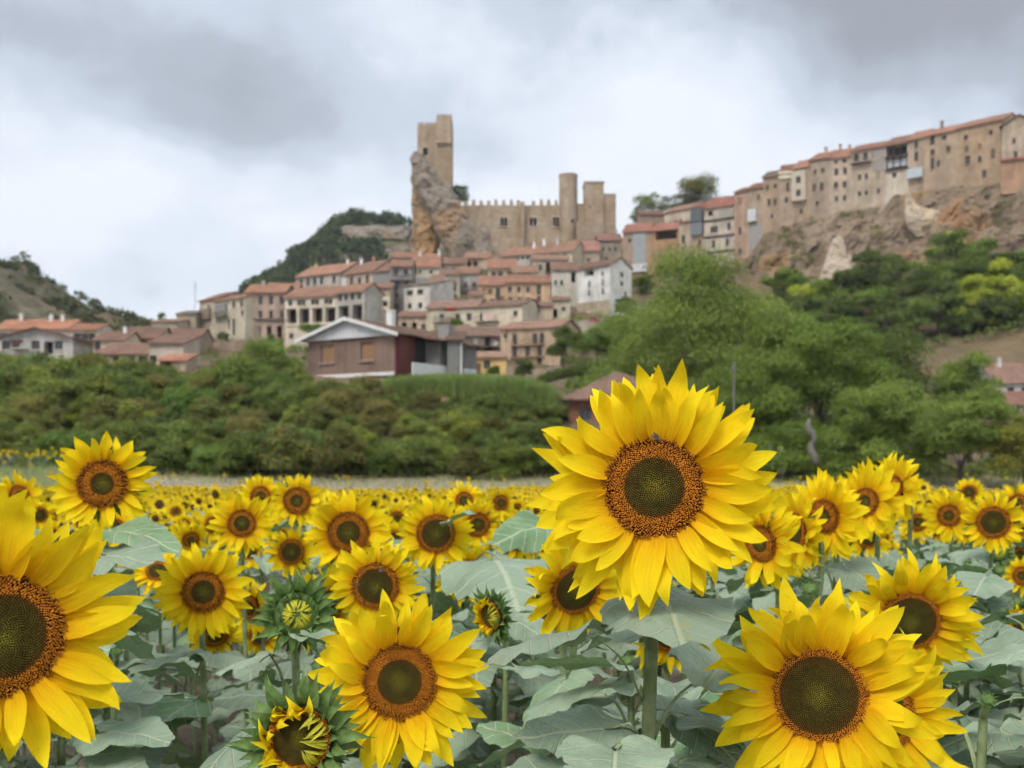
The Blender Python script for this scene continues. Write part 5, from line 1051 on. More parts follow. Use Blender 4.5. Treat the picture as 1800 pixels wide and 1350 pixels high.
# --- far right, beyond the trees
house('red-roofed white house beyond the willow trees', 1618, 1662, 690, 664, 150, roof='front', ridge=652, depth=8, wall='d9d6d0', tile=hexc('c0775f'), rows=[(.5, 1.0, .8, [.3, .7])])
house('white house with long pale red roof at the picture edge', 1752, 1835, 712, 672, 142, roof='front', ridge=640, depth=10, wall='cfcac4', tile=hexc('b88474'), rows=[(.6, 1.0, .8, [.3, .6]), (.2, 1.0, .8, [.3, .6])], chim=[(.3, .7, 'd8d4cc')])
house('low red-roofed house in front of the pale red roof', 1770, 1850, 728, 712, 130, roof='mono', ridge=690, depth=7, wall='c9c0b4', tile=hexc('a86a58'), rows=[(.5, .8, .8, [.2])])
house('squat stone house wedged under the castle rock', 774, 820, 486, 463, 256, roof='front', ridge=453, depth=8, wall='b8a488', tile=hexc('b07a64'), rows=[(.5, 1.0, .7, [.2, .5, .8])])
house('low house squeezed behind the tall timbered house', 690, 736, 470, 452, 268, roof='front', ridge=444, depth=8, wall='b8a890', tile=hexc('b87860'), rows=[(.5, .8, .7, [.3, .7])])
house('narrow tan house between laundry house and ochre pair', 824, 850, 548, 520, 210, roof='mono', ridge=512, depth=6, wall='c4ae8e', tile=TILE2, rows=[(.5, 1.0, .6, [.3, .7])])
house('tan infill house behind the loggia openings', 900, 944, 500, 478, 236, roof='front', ridge=468, depth=8, wall='c9b494', tile=hexc('b07a64'), rows=[(.5, 1.0, .6, [.2, .5, .8])])
house('small beige house tucked behind the pinkish three-storey one', 466, 522, 530, 512, 232, roof='front', ridge=498, depth=8, wall='c0ac92', tile=hexc('b87860'), rows=[(.5, .9, .6, [.3, .7])])
house('low stone house filling the gap above the gabled house roof', 700, 752, 592, 556, 204, roof='mono', ridge=548, depth=7, wall='bda688', tile=TILE2, rows=[(.55, 1.2, .9, [.2, .55], 'o'), (.5, .9, .7, [.85])])
def stone_wall(label, L, Rr, top, bot, d, dr, col, seed):
    A = P(L, bot, d); B = P(Rr, bot, dr); B.z = A.z; ex = B - A; Wd = ex.length; H = (bot - top) * d / FPX; g = random.Random(seed)
    t = thing('stone_wall', A, label, 'wall'); t.rotation_euler = (0, 0, math.atan2(ex.y, ex.x)); n = max(6, int(Wd / .9)); b = MB(); hs = [H * g.uniform(.86, 1.06) for _ in range(n + 1)]
    for i in range(n):
        x0, x1 = Wd * i / n, Wd * (i + 1) / n; b.prism([(x0, 0, -5), (x1, 0, -5), (x1, .7, -5), (x0, .7, -5)], [(x0, .0, hs[i]), (x1, .0, hs[i + 1]), (x1, .7, hs[i + 1]), (x0, .7, hs[i])], cap=False); b.poly([(x0, 0, hs[i]), (x1, 0, hs[i + 1]), (x1, .7, hs[i + 1]), (x0, .7, hs[i])])
    b.build('masonry', M['stone'], t, color=wc(col))
    for i in range(n):
        if g.random() < .75: c = MB(); x0, x1 = Wd * i / n + .02, Wd * (i + 1) / n - .02; z = max(hs[i], hs[i + 1]) + .005; c.box(x0, x1, -.06, .76, z, z + g.uniform(.10, .22)); c.build('coping_stone', M['stone'], t, color=wc(col))
stone_wall('beige retaining wall of the road below the white house', 972, 1112, 566, 592, 204, 200, 'a89a86', 1)
stone_wall('crumbling brown garden wall below the cream corner house', 344, 452, 600, 632, 200, 198, '9a8268', 2)
stone_wall('tan terrace wall below the ochre houses', 770, 972, 536, 552, 212, 210, 'b09a7e', 3)
stone_wall('rubble wall right under the castle rock', 800, 900, 452, 470, 272, 268, 'a8927a', 4)
stone_wall('low tan wall by the yellow house garden', 890, 1010, 648, 664, 150, 150, 'a58e74', 5)
# antenna mast, red car, parasol, lamp pole, dishes
def mast():
    t = thing('antenna_mast', P(343, 560, 214), 'thin lattice antenna mast beside the village end houses', 'antenna'); k = 214 / FPX
    for s in (-1, 1):
        b = MB(); b.tube([(s * .22, 0, -2), (s * .05, 0, 66 * k)], .03, 5); b.build('upright', M['metal'], t)
    for i in range(8): b = MB(); z = i * .8; b.tube([(-.21 + .02 * i, 0, z), (.21 - .02 * i, 0, z + .5)], .02, 4); b.build('brace', M['metal'], t)
    for i in range(3): b = MB(); b.tube([(-.5, 0, 60 * k - i * .5), (.5, 0, 60 * k - i * .5)], .02, 4); b.build('aerial', M['metal'], t)
mast()
def car():
    d = 208; k = d / FPX; A = P(1030, 567, d); t = thing('parked_car', A, 'small red car parked below the white house', 'car'); paint = simple('red_car_paint', (.42, .02, .02), .3, .05, 1, .5); Ln = 24 * k; s = Ln / 4.0
    b = MB(); pr = [(0, .35), (.05, .75), (.9, .9), (1.4, 1.42), (2.8, 1.45), (3.4, .95), (3.95, .85), (4, .35)]; b.prism([(x * s, 0, z * s) for x, z in pr], [(x * s, 1.6 * s, z * s) for x, z in pr]); b.build('body', paint, t)
    b = MB(); pr = [(1.1, .98), (1.5, 1.36), (2.7, 1.38), (3.2, .98)]; b.prism([(x * s, -.01, z * s) for x, z in pr], [(x * s, .02, z * s) for x, z in pr]); b.build('side_window', M['glass'], t)
    for x in (.8, 3.2):
        for y in (-.02, 1.5):
            b = MB(); b.tube([(x * s, y * s, .33 * s), (x * s, (y + .14) * s, .33 * s)], .33 * s, 12); b.build('wheel', M['dark'], t)
    b = MB(); b.box(.0, .06, .1 * s, .4 * s, .55 * s, .68 * s); b.build('headlight', M['white'], t)
car()
def parasol():
    t = thing('parasol', P(792, 560, 197), 'red parasol open on the balcony of the long low house', 'parasol'); b = MB(); b.tube([(0, 0, 0), (0, 0, 2.0)], .03, 5); b.build('pole', M['metal'], t)
    b = MB(); n = 8
    for i in range(n): a0, a1 = 2 * math.pi * i / n, 2 * math.pi * (i + 1) / n; b.poly([(1.25 * math.cos(a0), 1.25 * math.sin(a0), 1.6), (1.25 * math.cos(a1), 1.25 * math.sin(a1), 1.6), (0, 0, 2.1)])
    b.build('canopy', simple('red_canvas', (.35, .03, .03), .8), t)
parasol()
def pole(px, py0, py1, d, label):
    t = thing('utility_pole', P(px, py0, d), label, 'pole'); h = (py0 - py1) * d / FPX; b = MB(); b.tube([(0, 0, -1), (0, 0, h)], [.085, .06], 8); b.build('shaft', M['deadwood'], t); b = MB(); b.box(-.3, .3, -.05, .05, h - .5, h - .4); b.build('crossbar', M['deadwood'], t)
pole(1290, 745, 636, 72, 'thin grey wooden pole standing among the willow branches')
def dish(px, py, d, label):
    t = thing('satellite_dish', P(px, py, d), label, 'satellite dish'); b = MB(); n = 12
    rings = [(0, .0), (.25, .03), (.45, .12)]
    b.v = [(r * math.cos(2 * math.pi * k / n), -z + .12, r * math.sin(2 * math.pi * k / n)) for r, z in rings[1:] for k in range(n)] + [(0, .12, 0)]
    b.f = [(24, k, (k + 1) % n) for k in range(n)] + [(k, n + k, n + (k + 1) % n, (k + 1) % n) for k in range(n)]; b.mi = [0] * len(b.f); b.build('dish', M['white'], t, Matrix.Rotation(.4, 4, 'X'))
    b = MB(); b.tube([(0, .12, 0), (0, -.3, -.25)], .02, 5); b.build('arm', M['metal'], t)
    b = MB(); b.tube([(0, .15, 0), (0, 1.2, -.3)], .03, 5); b.build('bracket', M['metal'], t)
dish(726, 561, 214, 'white satellite dish under the stilt house'); dish(871, 603, 178, 'white satellite dish on the brown timber-fronted house')

# ------------------------------------------------------------------ rock, castle, hills
def rock_mat(name, a, b2, c3, orange, scale=.25):
    m, t, b, out = new_mat(name); wc_ = world_co(t)
    n1 = t.noise(wc_, scale, 6, .65, .4); n2 = t.noise(t.mapv(wc_, (1, 1, .45)), scale * 4, 6, .7); n3 = t.noise(wc_, scale * .45, 3, .5); n4 = t.noise(wc_, scale * 2.2, 4, .6)
    c = t.ramp(t.math('ADD', t.math('MULTIPLY', n1, .5), t.math('MULTIPLY', n2, .5)), [(.30, a), (.48, b2), (.66, c3)])
    c = t.mix(t.rng(n3, .52, .62, 0, .8), c, t.mix(n2, orange, tuple(v * 1.5 for v in orange)))
    c = t.mix(t.rng(n4, .56, .66, 0, .7), c, (.065, .055, .042))
    t.put(b.inputs['Base Color'], c); b.inputs['Roughness'].default_value = .95; bump(t, b, n2, .8, .5); return m
M['rock'] = rock_mat('limestone', (.14, .11, .085), (.26, .215, .17), (.36, .30, .245), (.27, .17, .09))
M['cliff'] = rock_mat('tufa_cliff', (.11, .08, .05), (.23, .17, .115), (.36, .275, .195), (.27, .155, .075), .17)
M['ochre'] = rock_mat('ochre_rock', (.17, .115, .065), (.29, .20, .12), (.36, .27, .18), (.33, .20, .09), .2)
M['palerock'] = rock_mat('pale_tufa', (.40, .32, .24), (.50, .41, .31), (.56, .46, .35), (.46, .36, .25), .12)
def castle_mat():
    m, t, b, out = new_mat('castle_stone'); oc = world_co(t); oi = t.n('ShaderNodeObjectInfo')
    br = t.n('ShaderNodeTexBrick'); t.put(br.inputs[0], t.mapv(oc, (1, 1, 1), (0, 0, 0), (R(90), 0, 0))); br.inputs['Scale'].default_value = 1.0; br.inputs['Brick Width'].default_value = 1.3; br.inputs['Row Height'].default_value = .55; br.inputs['Mortar Size'].default_value = .04
    br.inputs['Color1'].default_value = (1, 1, 1, 1); br.inputs['Color2'].default_value = (.84, .83, .81, 1); br.inputs['Mortar'].default_value = (.7, .68, .65, 1)
    n1 = t.noise(oc, .12, 5, .6); n2 = t.noise(t.mapv(oc, (1, 1, .2)), .7, 5, .65); n3 = t.noise(oc, 1.6, 4, .65)
    c = t.ramp(t.math('ADD', t.math('MULTIPLY', n1, .6), t.math('MULTIPLY', n2, .4)), [(.32, (.28, .195, .12)), (.5, (.41, .315, .22)), (.68, (.50, .41, .315))])
    c = t.mix(t.rng(n3, .62, .74, 0, .4), c, (.20, .155, .11))
    n5 = t.noise(t.mapv(oc, (1, 1, .10)), 1.1, 5, .7); c = t.mix(t.rng(n5, .52, .68, 0, .55), c, (.17, .125, .085))
    c = t.mix(t.rng(t.noise(oc, .32, 4, .6), .55, .66, 0, .45), c, (.50, .42, .33))
    c = t.vmath('MULTIPLY', c, br.outputs[0]); c = t.vmath('MULTIPLY', c, oi.outputs['Color'])
    t.put(b.inputs['Base Color'], c); b.inputs['Roughness'].default_value = .95; bump(t, b, n3, .5, .3); return m
M['castle'] = castle_mat()
def fbm(p, sc, oct=5): return noise.fractal(Vector(p) * sc, 1.0, 2.0, oct)
def loft_rock(name, rows, d, mat, thick, label=None, nseg=46, nrow=44, amp=2.0, seed=0., front=1., kind='structure', parent=None):
    """rows: (py, left px, right px) from top to bottom -> closed lump of rock with noise relief"""
    pys = [r[0] for r in rows]; V, F = [], []
    for i in range(nrow + 1):
        py = pys[0] + (pys[-1] - pys[0]) * i / nrow; l = np.interp(py, pys, [r[1] for r in rows]); r_ = np.interp(py, pys, [r[2] for r in rows])
        cx = ((l + r_) / 2 - 900) * d / FPX; hw = (r_ - l) / 2 * d / FPX; z = CZ + (HY - py) * d / FPX; th = thick * (.35 + .65 * i / nrow) * (hw / (hw + 3.)) * 1.3
        for k in range(nseg):
            a = 2 * math.pi * k / nseg; ca, sa = math.cos(a), math.sin(a); x = cx + hw * math.copysign(abs(ca) ** .8, ca); y = d + th * math.copysign(abs(sa) ** .8, sa)
            p = Vector((x, y, z)); q = p * .12 + Vector((seed, 0, 0)); n = noise.ridged_multi_fractal(q, 1.0, 2.1, 5, 1.0, 2.0) - 1.2; n2 = fbm(p + Vector((seed * 3, 0, 0)), .45, 4) + .6 * fbm(p + Vector((seed, 5, 0)), 1.3, 3)
            out = Vector((ca * .45, sa, 0)); p += out * (n * amp + n2 * amp * .45); V.append(tuple(p))
    top = len(V); V.append((float(np.mean([v[0] for v in V[:nseg]])), d, V[0][2] + .4))
    for i in range(nrow):
        for k in range(nseg): j = (k + 1) % nseg; F.append((i * nseg + k, i * nseg + j, (i + 1) * nseg + j, (i + 1) * nseg + k))
    F += [(top, (k + 1) % nseg, k) for k in range(nseg)]
    me = bpy.data.meshes.new(name); me.from_pydata(V, [], F); me.materials.append(mat); me.update()
    o = add(name, me, parent); tag(o, label, None, None, kind); return o
loft_rock('castle_rock', [(268, 728, 737), (280, 722, 752), (300, 724, 768), (325, 730, 790), (345, 740, 800), (365, 750, 812), (385, 758, 826), (405, 766, 842), (425, 775, 856), (445, 786, 862), (475, 796, 866)], 294, M['rock'], 6, amp=1.3, seed=2., nrow=90, nseg=80)
loft_rock('castle_rock', [(300, 724, 760), (330, 724, 782), (360, 724, 786), (400, 724, 782), (430, 723, 772), (460, 723, 768), (480, 722, 768)], 300, M['ochre'], 7, amp=1.3, seed=4., nrow=80, nseg=70)
loft_rock('castle_rock', [(395, 842, 852), (405, 838, 860), (425, 834, 862), (460, 832, 866)], 290, M['rock'], 4, amp=1.0, seed=7., nrow=30, nseg=40)
loft_rock('castle_rock', [(424, 900, 1090), (432, 896, 1096), (460, 890, 1100), (490, 890, 1100)], 304, M['cliff'], 5, amp=.9, seed=5., nrow=14, nseg=60)
def castle():
    d = 300.; k = d / FPX; t = thing('castle', P(900, 440, d), 'tan stone castle with tall keep and crenellated wall on the rock', 'castle'); o0 = t.location; C1 = (1, 1, 1); C2 = (.98, .96, .93); C3 = (.9, .87, .84)
    def pt(px, py, y): v = P(px, py, d); return (v.x - o0.x, y, v.z - o0.z)
    def block(name, l, r, top, bot, y0, y1, col=C1, parent=t, mat='castle'):
        b = MB(); x0, _, z1 = pt(l, top, 0); x1, _, z0 = pt(r, bot, 0); b.box(x0, x1, y0, y1, z0, z1); return b.build(name, M[mat], parent, color=col)
    def merlons(l, r, top, n, y0, y1, hpx, w, parent, pointed=True):
        gm = random.Random(n * 7)
        for i in range(n):
            if i == 9: continue
            cx = l + (r - l) * (i + .5) / n + gm.uniform(-.5, .5); hp = hpx * gm.uniform(.78, 1.08); x0, _, z0 = pt(cx - w / 2, top, 0); x1, _, z1 = pt(cx + w / 2, top - hp, 0); b = MB(); zm = z0 + (z1 - z0) * (.7 if pointed else 1)
            b.box(x0, x1, y0, y1, z0 + .005, zm)
            if pointed: xm, ym = (x0 + x1) / 2, (y0 + y1) / 2; r_ = [(x0, y0, zm + .004), (x1, y0, zm + .004), (x1, y1, zm + .004), (x0, y1, zm + .004)]; b.prism(r_, [(xm - .12, ym - .12, z1), (xm + .12, ym - .12, z1), (xm + .12, ym + .12, z1), (xm - .12, ym + .12, z1)])
            o = b.build('merlon', M['castle'], parent, color=C2); o.matrix_parent_inverse = parent.matrix_basis.inverted()
    def holed(name, l, r, top, bot, y0, y1, holes, col=C1):
        x0, _, z1 = pt(l, top, 0); x1, _, z0 = pt(r, bot, 0); b = MB(); hs = []
        for hl, hr, ht, hb in holes: hs.append((pt(hl, 0, 0)[0] - x0, pt(hr, 0, 0)[0] - x0, pt(0, hb, 0)[2], pt(0, ht, 0)[2], 1.1))
        facade(b, x1 - x0, z1, z0, hs); W_, Dp = x1 - x0, y1 - y0
        for x in (0, W_): b.poly([(x, 0, z0), (x, 0, z1), (x, Dp, z1), (x, Dp, z0)])
        b.poly([(0, Dp, z0), (0, Dp, z1), (W_, Dp, z1), (W_, Dp, z0)]); b.poly([(0, 0, z1), (W_, 0, z1), (W_, Dp, z1), (0, Dp, z1)])
        o = b.build(name, M['castle'], t, Matrix.Translation((x0, y0, 0)), color=col)
        for h in hs: q = bpy.data.objects.new('window_recess', BACK); COL.objects.link(q); q.parent = o; q.matrix_basis = Matrix.Translation((h[0], h[4], h[2])) @ Matrix.Diagonal((h[1] - h[0], 1, h[3] - h[2], 1))
        return o
    keep = holed('keep', 735, 775, 224, 345, -2.5, 5.5, [(745, 753, 264, 277)]); merlons(735, 771, 224, 6, -2.5, -1.7, 5, 4, keep, False)
    tur = block('keep_turret', 768.5, 795, 212, 258, -3.6, 5.0); merlons(769, 795, 212, 5, -3.6, -2.8, 4, 4, tur, False)
    block('keep_turret_shaft', 775.2, 795, 258.05, 350, -2.8, 4.6, C2)
    wall = holed('curtain_wall', 796, 984, 362, 450, -1.0, 1.4, [(880, 892, 383, 399), (931, 943, 383, 399), (972, 983, 383, 399)])
    for cx in (886, 937, 977):
        b = MB(); xl, _, zt = pt(cx - 7.5, 381.5, 0); xr, _, zb = pt(cx + 7.5, 400.5, 0); e = .16
        for q in ((xl, xl + .25, zb, zt), (xr - .25, xr, zb, zt), (xl + .25, xr - .25, zt - .3, zt), (xl + .25, xr - .25, zb, zb + .25), ((xl + xr) / 2 - .1, (xl + xr) / 2 + .1, zb + .25, zt - .3)): b.box(q[0], q[1], -1.25, -.6, q[2], q[3])
        b.build('stone_window_frame', M['castle'], t, color=(1.35, 1.45, 1.6))
    merlons(800, 984, 362, 14, -1.0, -.3, 11, 6, wall)
    b = block('buttress', 915, 922, 358, 450, -2.6, -1.01, C2); block('lower_terrace', 845, 920, 425, 460, -5.5, -2.65, (1.1, 1.1, 1.12)); block('lower_wall', 920.2, 1000, 432, 462, -4.0, -1.02, C3)
    b = MB(); x0, _, z1 = pt(983, 310, 0); x1, _, z0 = pt(1015, 450, 0); xc, rr = (x0 + x1) / 2, (x1 - x0) / 2; n = 24; ring = lambda z, s=1.: [(xc + rr * s * math.cos(2 * math.pi * i / n), .3 + rr * s * math.sin(2 * math.pi * i / n), z) for i in range(n)]
    b.prism(ring(z0, 1.02), ring(z1)); rt = b.build('round_tower', M['castle'], t, color=C1); b = MB(); b.prism(ring(z1 + .004, 1.05), ring(z1 + .45, 1.05)); b.build('coping', M['castle'], rt, color=C2)
    block('window', 1003, 1008, 389, 394, -2.3, -1.6, C1, t, 'dark'); b = MB(); xx, _, zz_ = pt(994, 330, 0); b.tube([(xx, -2.35, zz_), (xx, -2.25, zz_)], .45, 10); b.build('pale_stone_patch', M['wall'], t, color=hexc('c4bcb0'))
    block('linking_wall', 1014, 1028, 358, 450, -.2, 2, C2)
    st = block('square_tower', 1027, 1060, 325, 450, -2.0, 4.2); b = MB(); x0, _, z = pt(1026, 325, 0); x1 = pt(1061, 0, 0)[0]; b.box(x0, x1, -2.15, 4.35, z + .004, z + .5); b.build('coping', M['castle'], st, color=(.8, .8, .8)); block('window', 1034, 1037, 365, 368, -2.03, -1.5, C1, t, 'dark')
    s2 = block('corner_tower', 1060.2, 1082, 342, 440, -1.2, 4.0, C2); block('lower_bastion', 1012, 1060, 395, 462, -4.2, -2.05, (.92, .93, .95))
castle()

# cliff under the ridge houses
def cliff():
    top = [(1270, 470, 252), (1315, 448, 245), (1341, 412, 242), (1371, 398, 240), (1395, 392, 238.5), (1440, 380, 236), (1496, 372, 232), (1554, 362, 228.5), (1570, 344, 227), (1624, 336, 222.5), (1690, 328, 217.5), (1765, 324, 211), (1860, 322, 206), (2100, 330, 202), (2350, 340, 202)]
    bot = [(1270, 505, 246), (1340, 525, 233), (1395, 530, 229), (1440, 528, 225), (1496, 524, 221), (1556, 520, 217), (1600, 515, 214), (1690, 505, 207), (1765, 500, 202), (1860, 496, 197), (2100, 496, 195), (2350, 500, 195)]
    nx, nz = 240, 56; V, F = [], []; xs = [t[0] for t in top]; xb = [t[0] for t in bot]
    for i in range(nx + 1):
        px = 1270 + (2350 - 1270) * i / nx; a = P(px, np.interp(px, xs, [t[1] for t in top]), np.interp(px, xs, [t[2] for t in top])); b = P(px, np.interp(px, xb, [t[1] for t in bot]), np.interp(px, xb, [t[2] for t in bot]))
        for k in range(nz + 1):
            f = k / nz; p = a.lerp(b, f); p.y += 3.2 * math.sin(math.pi * f) * .6 - 3.4 * math.sin(math.pi * f); q = p * .085
            n = noise.ridged_multi_fractal(q, 1., 2.1, 6, 1., 2.) - 1.2; m_ = fbm(p, .35, 4); wgt = .25 + .75 * math.sin(math.pi * min(1, f + .08))
            p += Vector((.25, -1, .15)) * (n * 2.6 + m_ * 1.7 + .6 * fbm(p, 1.1, 3)) * wgt; V.append(tuple(p))
        V.append(tuple(a + Vector((0, 7, .1))))
    r = nz + 2
    for i in range(nx):
        for k in range(nz): F.append((i * r + k, i * r + k + 1, (i + 1) * r + k + 1, (i + 1) * r + k))
        F.append((i * r + nz + 1, i * r, (i + 1) * r, (i + 1) * r + nz + 1))
    me = bpy.data.meshes.new('cliff'); me.from_pydata(V, [], F); me.materials.append(M['cliff']); me.update(); tag(add('cliff', me), kind='structure'); return np.array(V)
CLIFFV = cliff()
loft_rock('rock_spur', [(417, 1467, 1478), (428, 1460, 1483), (444, 1455, 1487), (452, 1452, 1500), (460, 1450, 1506), (480, 1444, 1510), (505, 1438, 1514), (535, 1434, 1520)], 219, M['palerock'], 3, amp=.8, seed=11., nrow=60, nseg=60)
loft_rock('rock_spur', [(338, 1590, 1600), (350, 1589, 1608), (360, 1589, 1612), (368, 1590, 1640), (376, 1590, 1656), (392, 1594, 1658), (404, 1600, 1646), (416, 1610, 1632)], 217.5, M['palerock'], 2.0, amp=.8, seed=13., nrow=50, nseg=60)
loft_rock('rock_spur', [(344, 1700, 1715), (365, 1690, 1722), (395, 1688, 1720), (430, 1690, 1716)], 209, M['cliff'], 2.2, amp=1.0, seed=15., nrow=40, nseg=40)
loft_rock('rock_outcrop', [(480, 1270, 1284), (492, 1266, 1300), (520, 1262, 1330), (540, 1262, 1340)], 236, M['cliff'], 4, amp=.8, seed=17., nrow=14, nseg=30)

def hill(name, sil, d, back, mat, seed, amp, slope, low):
    xs = [s[0] for s in sil]; V, F = [], []; nx, ny = 150, 40; x0, x1 = xs[0], xs[-1]
    for i in range(nx + 1):
        px = x0 + (x1 - x0) * i / nx; zt = CZ + (HY - np.interp(px, xs, [s[1] for s in sil])) * d / FPX
        for k in range(ny + 1):
            f = k / ny * 2 - 1; y = d + (f * back if f > 0 else f * slope); z = low + (zt - low) * (1 - abs(f) ** 1.35) if f < 0 else low + (zt - low) * (1 - f * f)
            x = (px - 900) * d / FPX; p = Vector((x, y, z)); n = noise.ridged_multi_fractal(p * .03 + Vector((seed, 0, 0)), 1., 2., 5, 1., 2.) - 1.2
            V.append((x, y, z + n * amp * min(1, abs(f) * 2.2 + .15) + .5 * amp * fbm(p, .12, 3)))
    for i in range(nx):
        for k in range(ny): F.append((i * (ny + 1) + k, (i + 1) * (ny + 1) + k, (i + 1) * (ny + 1) + k + 1, i * (ny + 1) + k + 1))
    me = bpy.data.meshes.new(name); me.from_pydata(V, [], F); me.materials.append(mat); me.polygons.foreach_set('use_smooth', [True] * len(F)); me.update(); tag(add(name, me), kind='structure')
    return np.array(V).reshape(nx + 1, ny + 1, 3)
def scrub_mat():
    m, t, b, out = new_mat('scrub_hillside'); wc_ = world_co(t); n1 = t.noise(wc_, .035, 5, .6); n2 = t.noise(wc_, .14, 6, .65)
    c = t.ramp(t.math('ADD', t.math('MULTIPLY', n1, .45), t.math('MULTIPLY', n2, .55)), [(.34, (.045, .055, .025)), (.46, (.10, .10, .05)), (.58, (.21, .17, .12)), (.72, (.30, .25, .19))])
    t.put(b.inputs['Base Color'], c); b.inputs['Roughness'].default_value = .95; bump(t, b, n2, .6, 1.); return m
M['scrub'] = scrub_mat()
M['crag'] = rock_mat('craggy_hillside', (.06, .06, .03), (.12, .105, .06), (.24, .19, .135), (.15, .11, .065), .07)
HA = hill('hill', [(-500, 520), (-250, 470), (-100, 455), (0, 460), (22, 462), (45, 474), (62, 492), (90, 512), (120, 528), (160, 543), (200, 560), (250, 578), (300, 600), (380, 625)], 330, 120, M['crag'], 1., 6.0, 150, 14)
HBX = 0
HB = hill('hill', [(330, 640), (400, 590), (425, 530), (440, 514), (480, 492), (515, 474), (532, 456), (540, 440), (565, 428), (585, 408), (596, 392), (620, 388), (650, 388), (690, 394), (720, 398), (800, 415), (900, 440), (1000, 480), (1100, 560)], 470, 160, M['scrub'], 6., 2.0, 110, 25)
loft_rock('rock_face', [(397, 604, 724), (402, 598, 726), (413, 600, 722), (424, 612, 716)], 445, M['rock'], 6, amp=2.0, seed=21., nrow=12, nseg=70)
loft_rock('rock_face', [(436, 676, 724), (444, 672, 726), (456, 680, 722)], 432, M['rock'], 4, amp=1.6, seed=23., nrow=10, nseg=40)

# ------------------------------------------------------------------ vegetation
def leaf_cloud(name, clumps, n, size, seed, pal, flat=.35, mat=None, shell=.55):
    """clumps: rows (x,y,z,rx,ry,rz); n leaf sprays spread near the clump surfaces; pal: dark and light leaf colour"""
    g = np.random.default_rng(seed); cl = np.asarray(clumps, float); wgt = cl[:, 3] * cl[:, 4] + cl[:, 4] * cl[:, 5]; ci = g.choice(len(cl), n, p=wgt / wgt.sum()); c = cl[ci]
    u = g.normal(size=(n, 3)); u /= np.linalg.norm(u, axis=1)[:, None]; u[:, 2] = np.where(u[:, 2] < -.35, -u[:, 2] * .6, u[:, 2])
    rad = shell + (1.06 - shell) * g.random(n) ** .6; rad *= 1 + .22 * (g.random(n) < .10)
    ctr = c[:, :3] + u * c[:, 3:] * rad[:, None]
    nr_ = u * .7 + g.normal(0, .55, (n, 3)) + [0, 0, flat]; nr_ /= np.linalg.norm(nr_, axis=1)[:, None]
    t = np.cross(nr_, g.normal(size=(n, 3))); t /= np.linalg.norm(t, axis=1)[:, None]; s = np.cross(nr_, t); sz = size * g.uniform(.55, 1.35, n)[:, None]
    # a spray is a crooked four-cornered leaf bunch
    p = np.stack([ctr - t * sz, ctr + s * sz * g.uniform(.35, .6, (n, 1)) + nr_ * sz * .15, ctr + t * sz * g.uniform(.8, 1.2, (n, 1)), ctr - s * sz * g.uniform(.35, .6, (n, 1)) + nr_ * sz * .15], 1)
    cm = g.random(len(cl))[ci][:, None]; mixf = np.clip(.55 * cm + .45 * g.random((n, 1)), 0, 1); lo, hi = np.array(pal[0]), np.array(pal[1]); col = lo * (1 - mixf) + hi * mixf
    if len(pal) > 2: sw = (g.random((n, 1)) < pal[3]); col = np.where(sw, np.array(pal[2]), col)
    col = np.repeat(col[:, None, :], 4, 1).reshape(-1, 3)
    return mesh_np(name, p.reshape(-1, 3), np.arange(n * 4).reshape(-1, 4), col=col, mats=(mat or M['leafage'],))
def clump_set(rx, ry, rz, n, rc, seed, low=-.5):
    g = random.Random(seed); out = [(0, 0, 0, rx * .62, ry * .62, rz * .62)]
    while len(out) < n:
        v = Vector((g.gauss(0, 1), g.gauss(0, 1), g.gauss(0, 1))).normalized()
        if v.z < low: continue
        k = g.uniform(.62, .92); r = rc * g.uniform(.65, 1.25); out.append((v.x * rx * k, v.y * ry * k, v.z * rz * k, r, r, r * .8))
    return out
def trunk_mesh(h, r, spread, seed, nb=6, top=.75):
    g = random.Random(seed); b = MB(); pts = [Vector((g.uniform(-.03, .03) * h * (i > 0), g.uniform(-.03, .03) * h * (i > 0), h * i / 5 * top)) for i in range(6)]; pts[0].z = -1.
    b.tube(pts, [r * (1.25 - .17 * i) for i in range(6)], 8)
    for k in range(nb):
        p = pts[g.randrange(2, 6)]; a = 2 * math.pi * k / nb + g.uniform(-.4, .4); e = Vector((math.cos(a), math.sin(a), 0)) * spread * g.uniform(.45, .8); up = h * g.uniform(.12, .38)
        b.tube([p, p + e * .35 + Vector((0, 0, up * .45)), p + e * .7 + Vector((0, 0, up * .8)), p + e + Vector((0, 0, up))], [r * .45, r * .33, r * .22, r * .08], 6)
    return b.mesh('trunk', (M['bark'],), True)
FN, FS = 2.6, .62
def tree(name, label, px, base_py, top_py, wpx, d, n, leaf, pal, seed, group=None, depth=.9, ncl=26, rc=.30, low=-.6, split=.22, cat='tree', tint=(1, 1, 1), snap=False):
    k = d / FPX; H = (base_py - top_py) * k; rx = wpx / 2 * k; A = P(px, base_py, d)
    if snap: A.z = gz(A.x, A.y) - .1; H = CZ + (HY - top_py) * k - A.z
    root = thing(name, A, label, cat, group); add('trunk', trunk_mesh(H * .85, max(.10, H * .022), rx * .8, seed), root)
    rz = H * (1 - split) / 2; me = leaf_cloud('crown', clump_set(rx, rx * depth, rz, ncl, max(rx, rz) * rc * 1.12, seed, low), int(n * FN), leaf * FS, seed, pal, shell=.35)
    c = add('crown', me, root, Matrix.Translation((0, 0, H * split + rz)), color=tint); return root
G_WILLOW = ((.055, .090, .024), (.128, .188, .054)); G_DARK = ((.030, .050, .016), (.075, .110, .030)); G_MID = ((.042, .075, .018), (.105, .160, .040)); G_YEL = ((.10, .15, .022), (.26, .31, .045)); G_BUSH = ((.034, .052, .018), (.092, .122, .040)); G_PINE = ((.016, .030, .016), (.045, .068, .032))
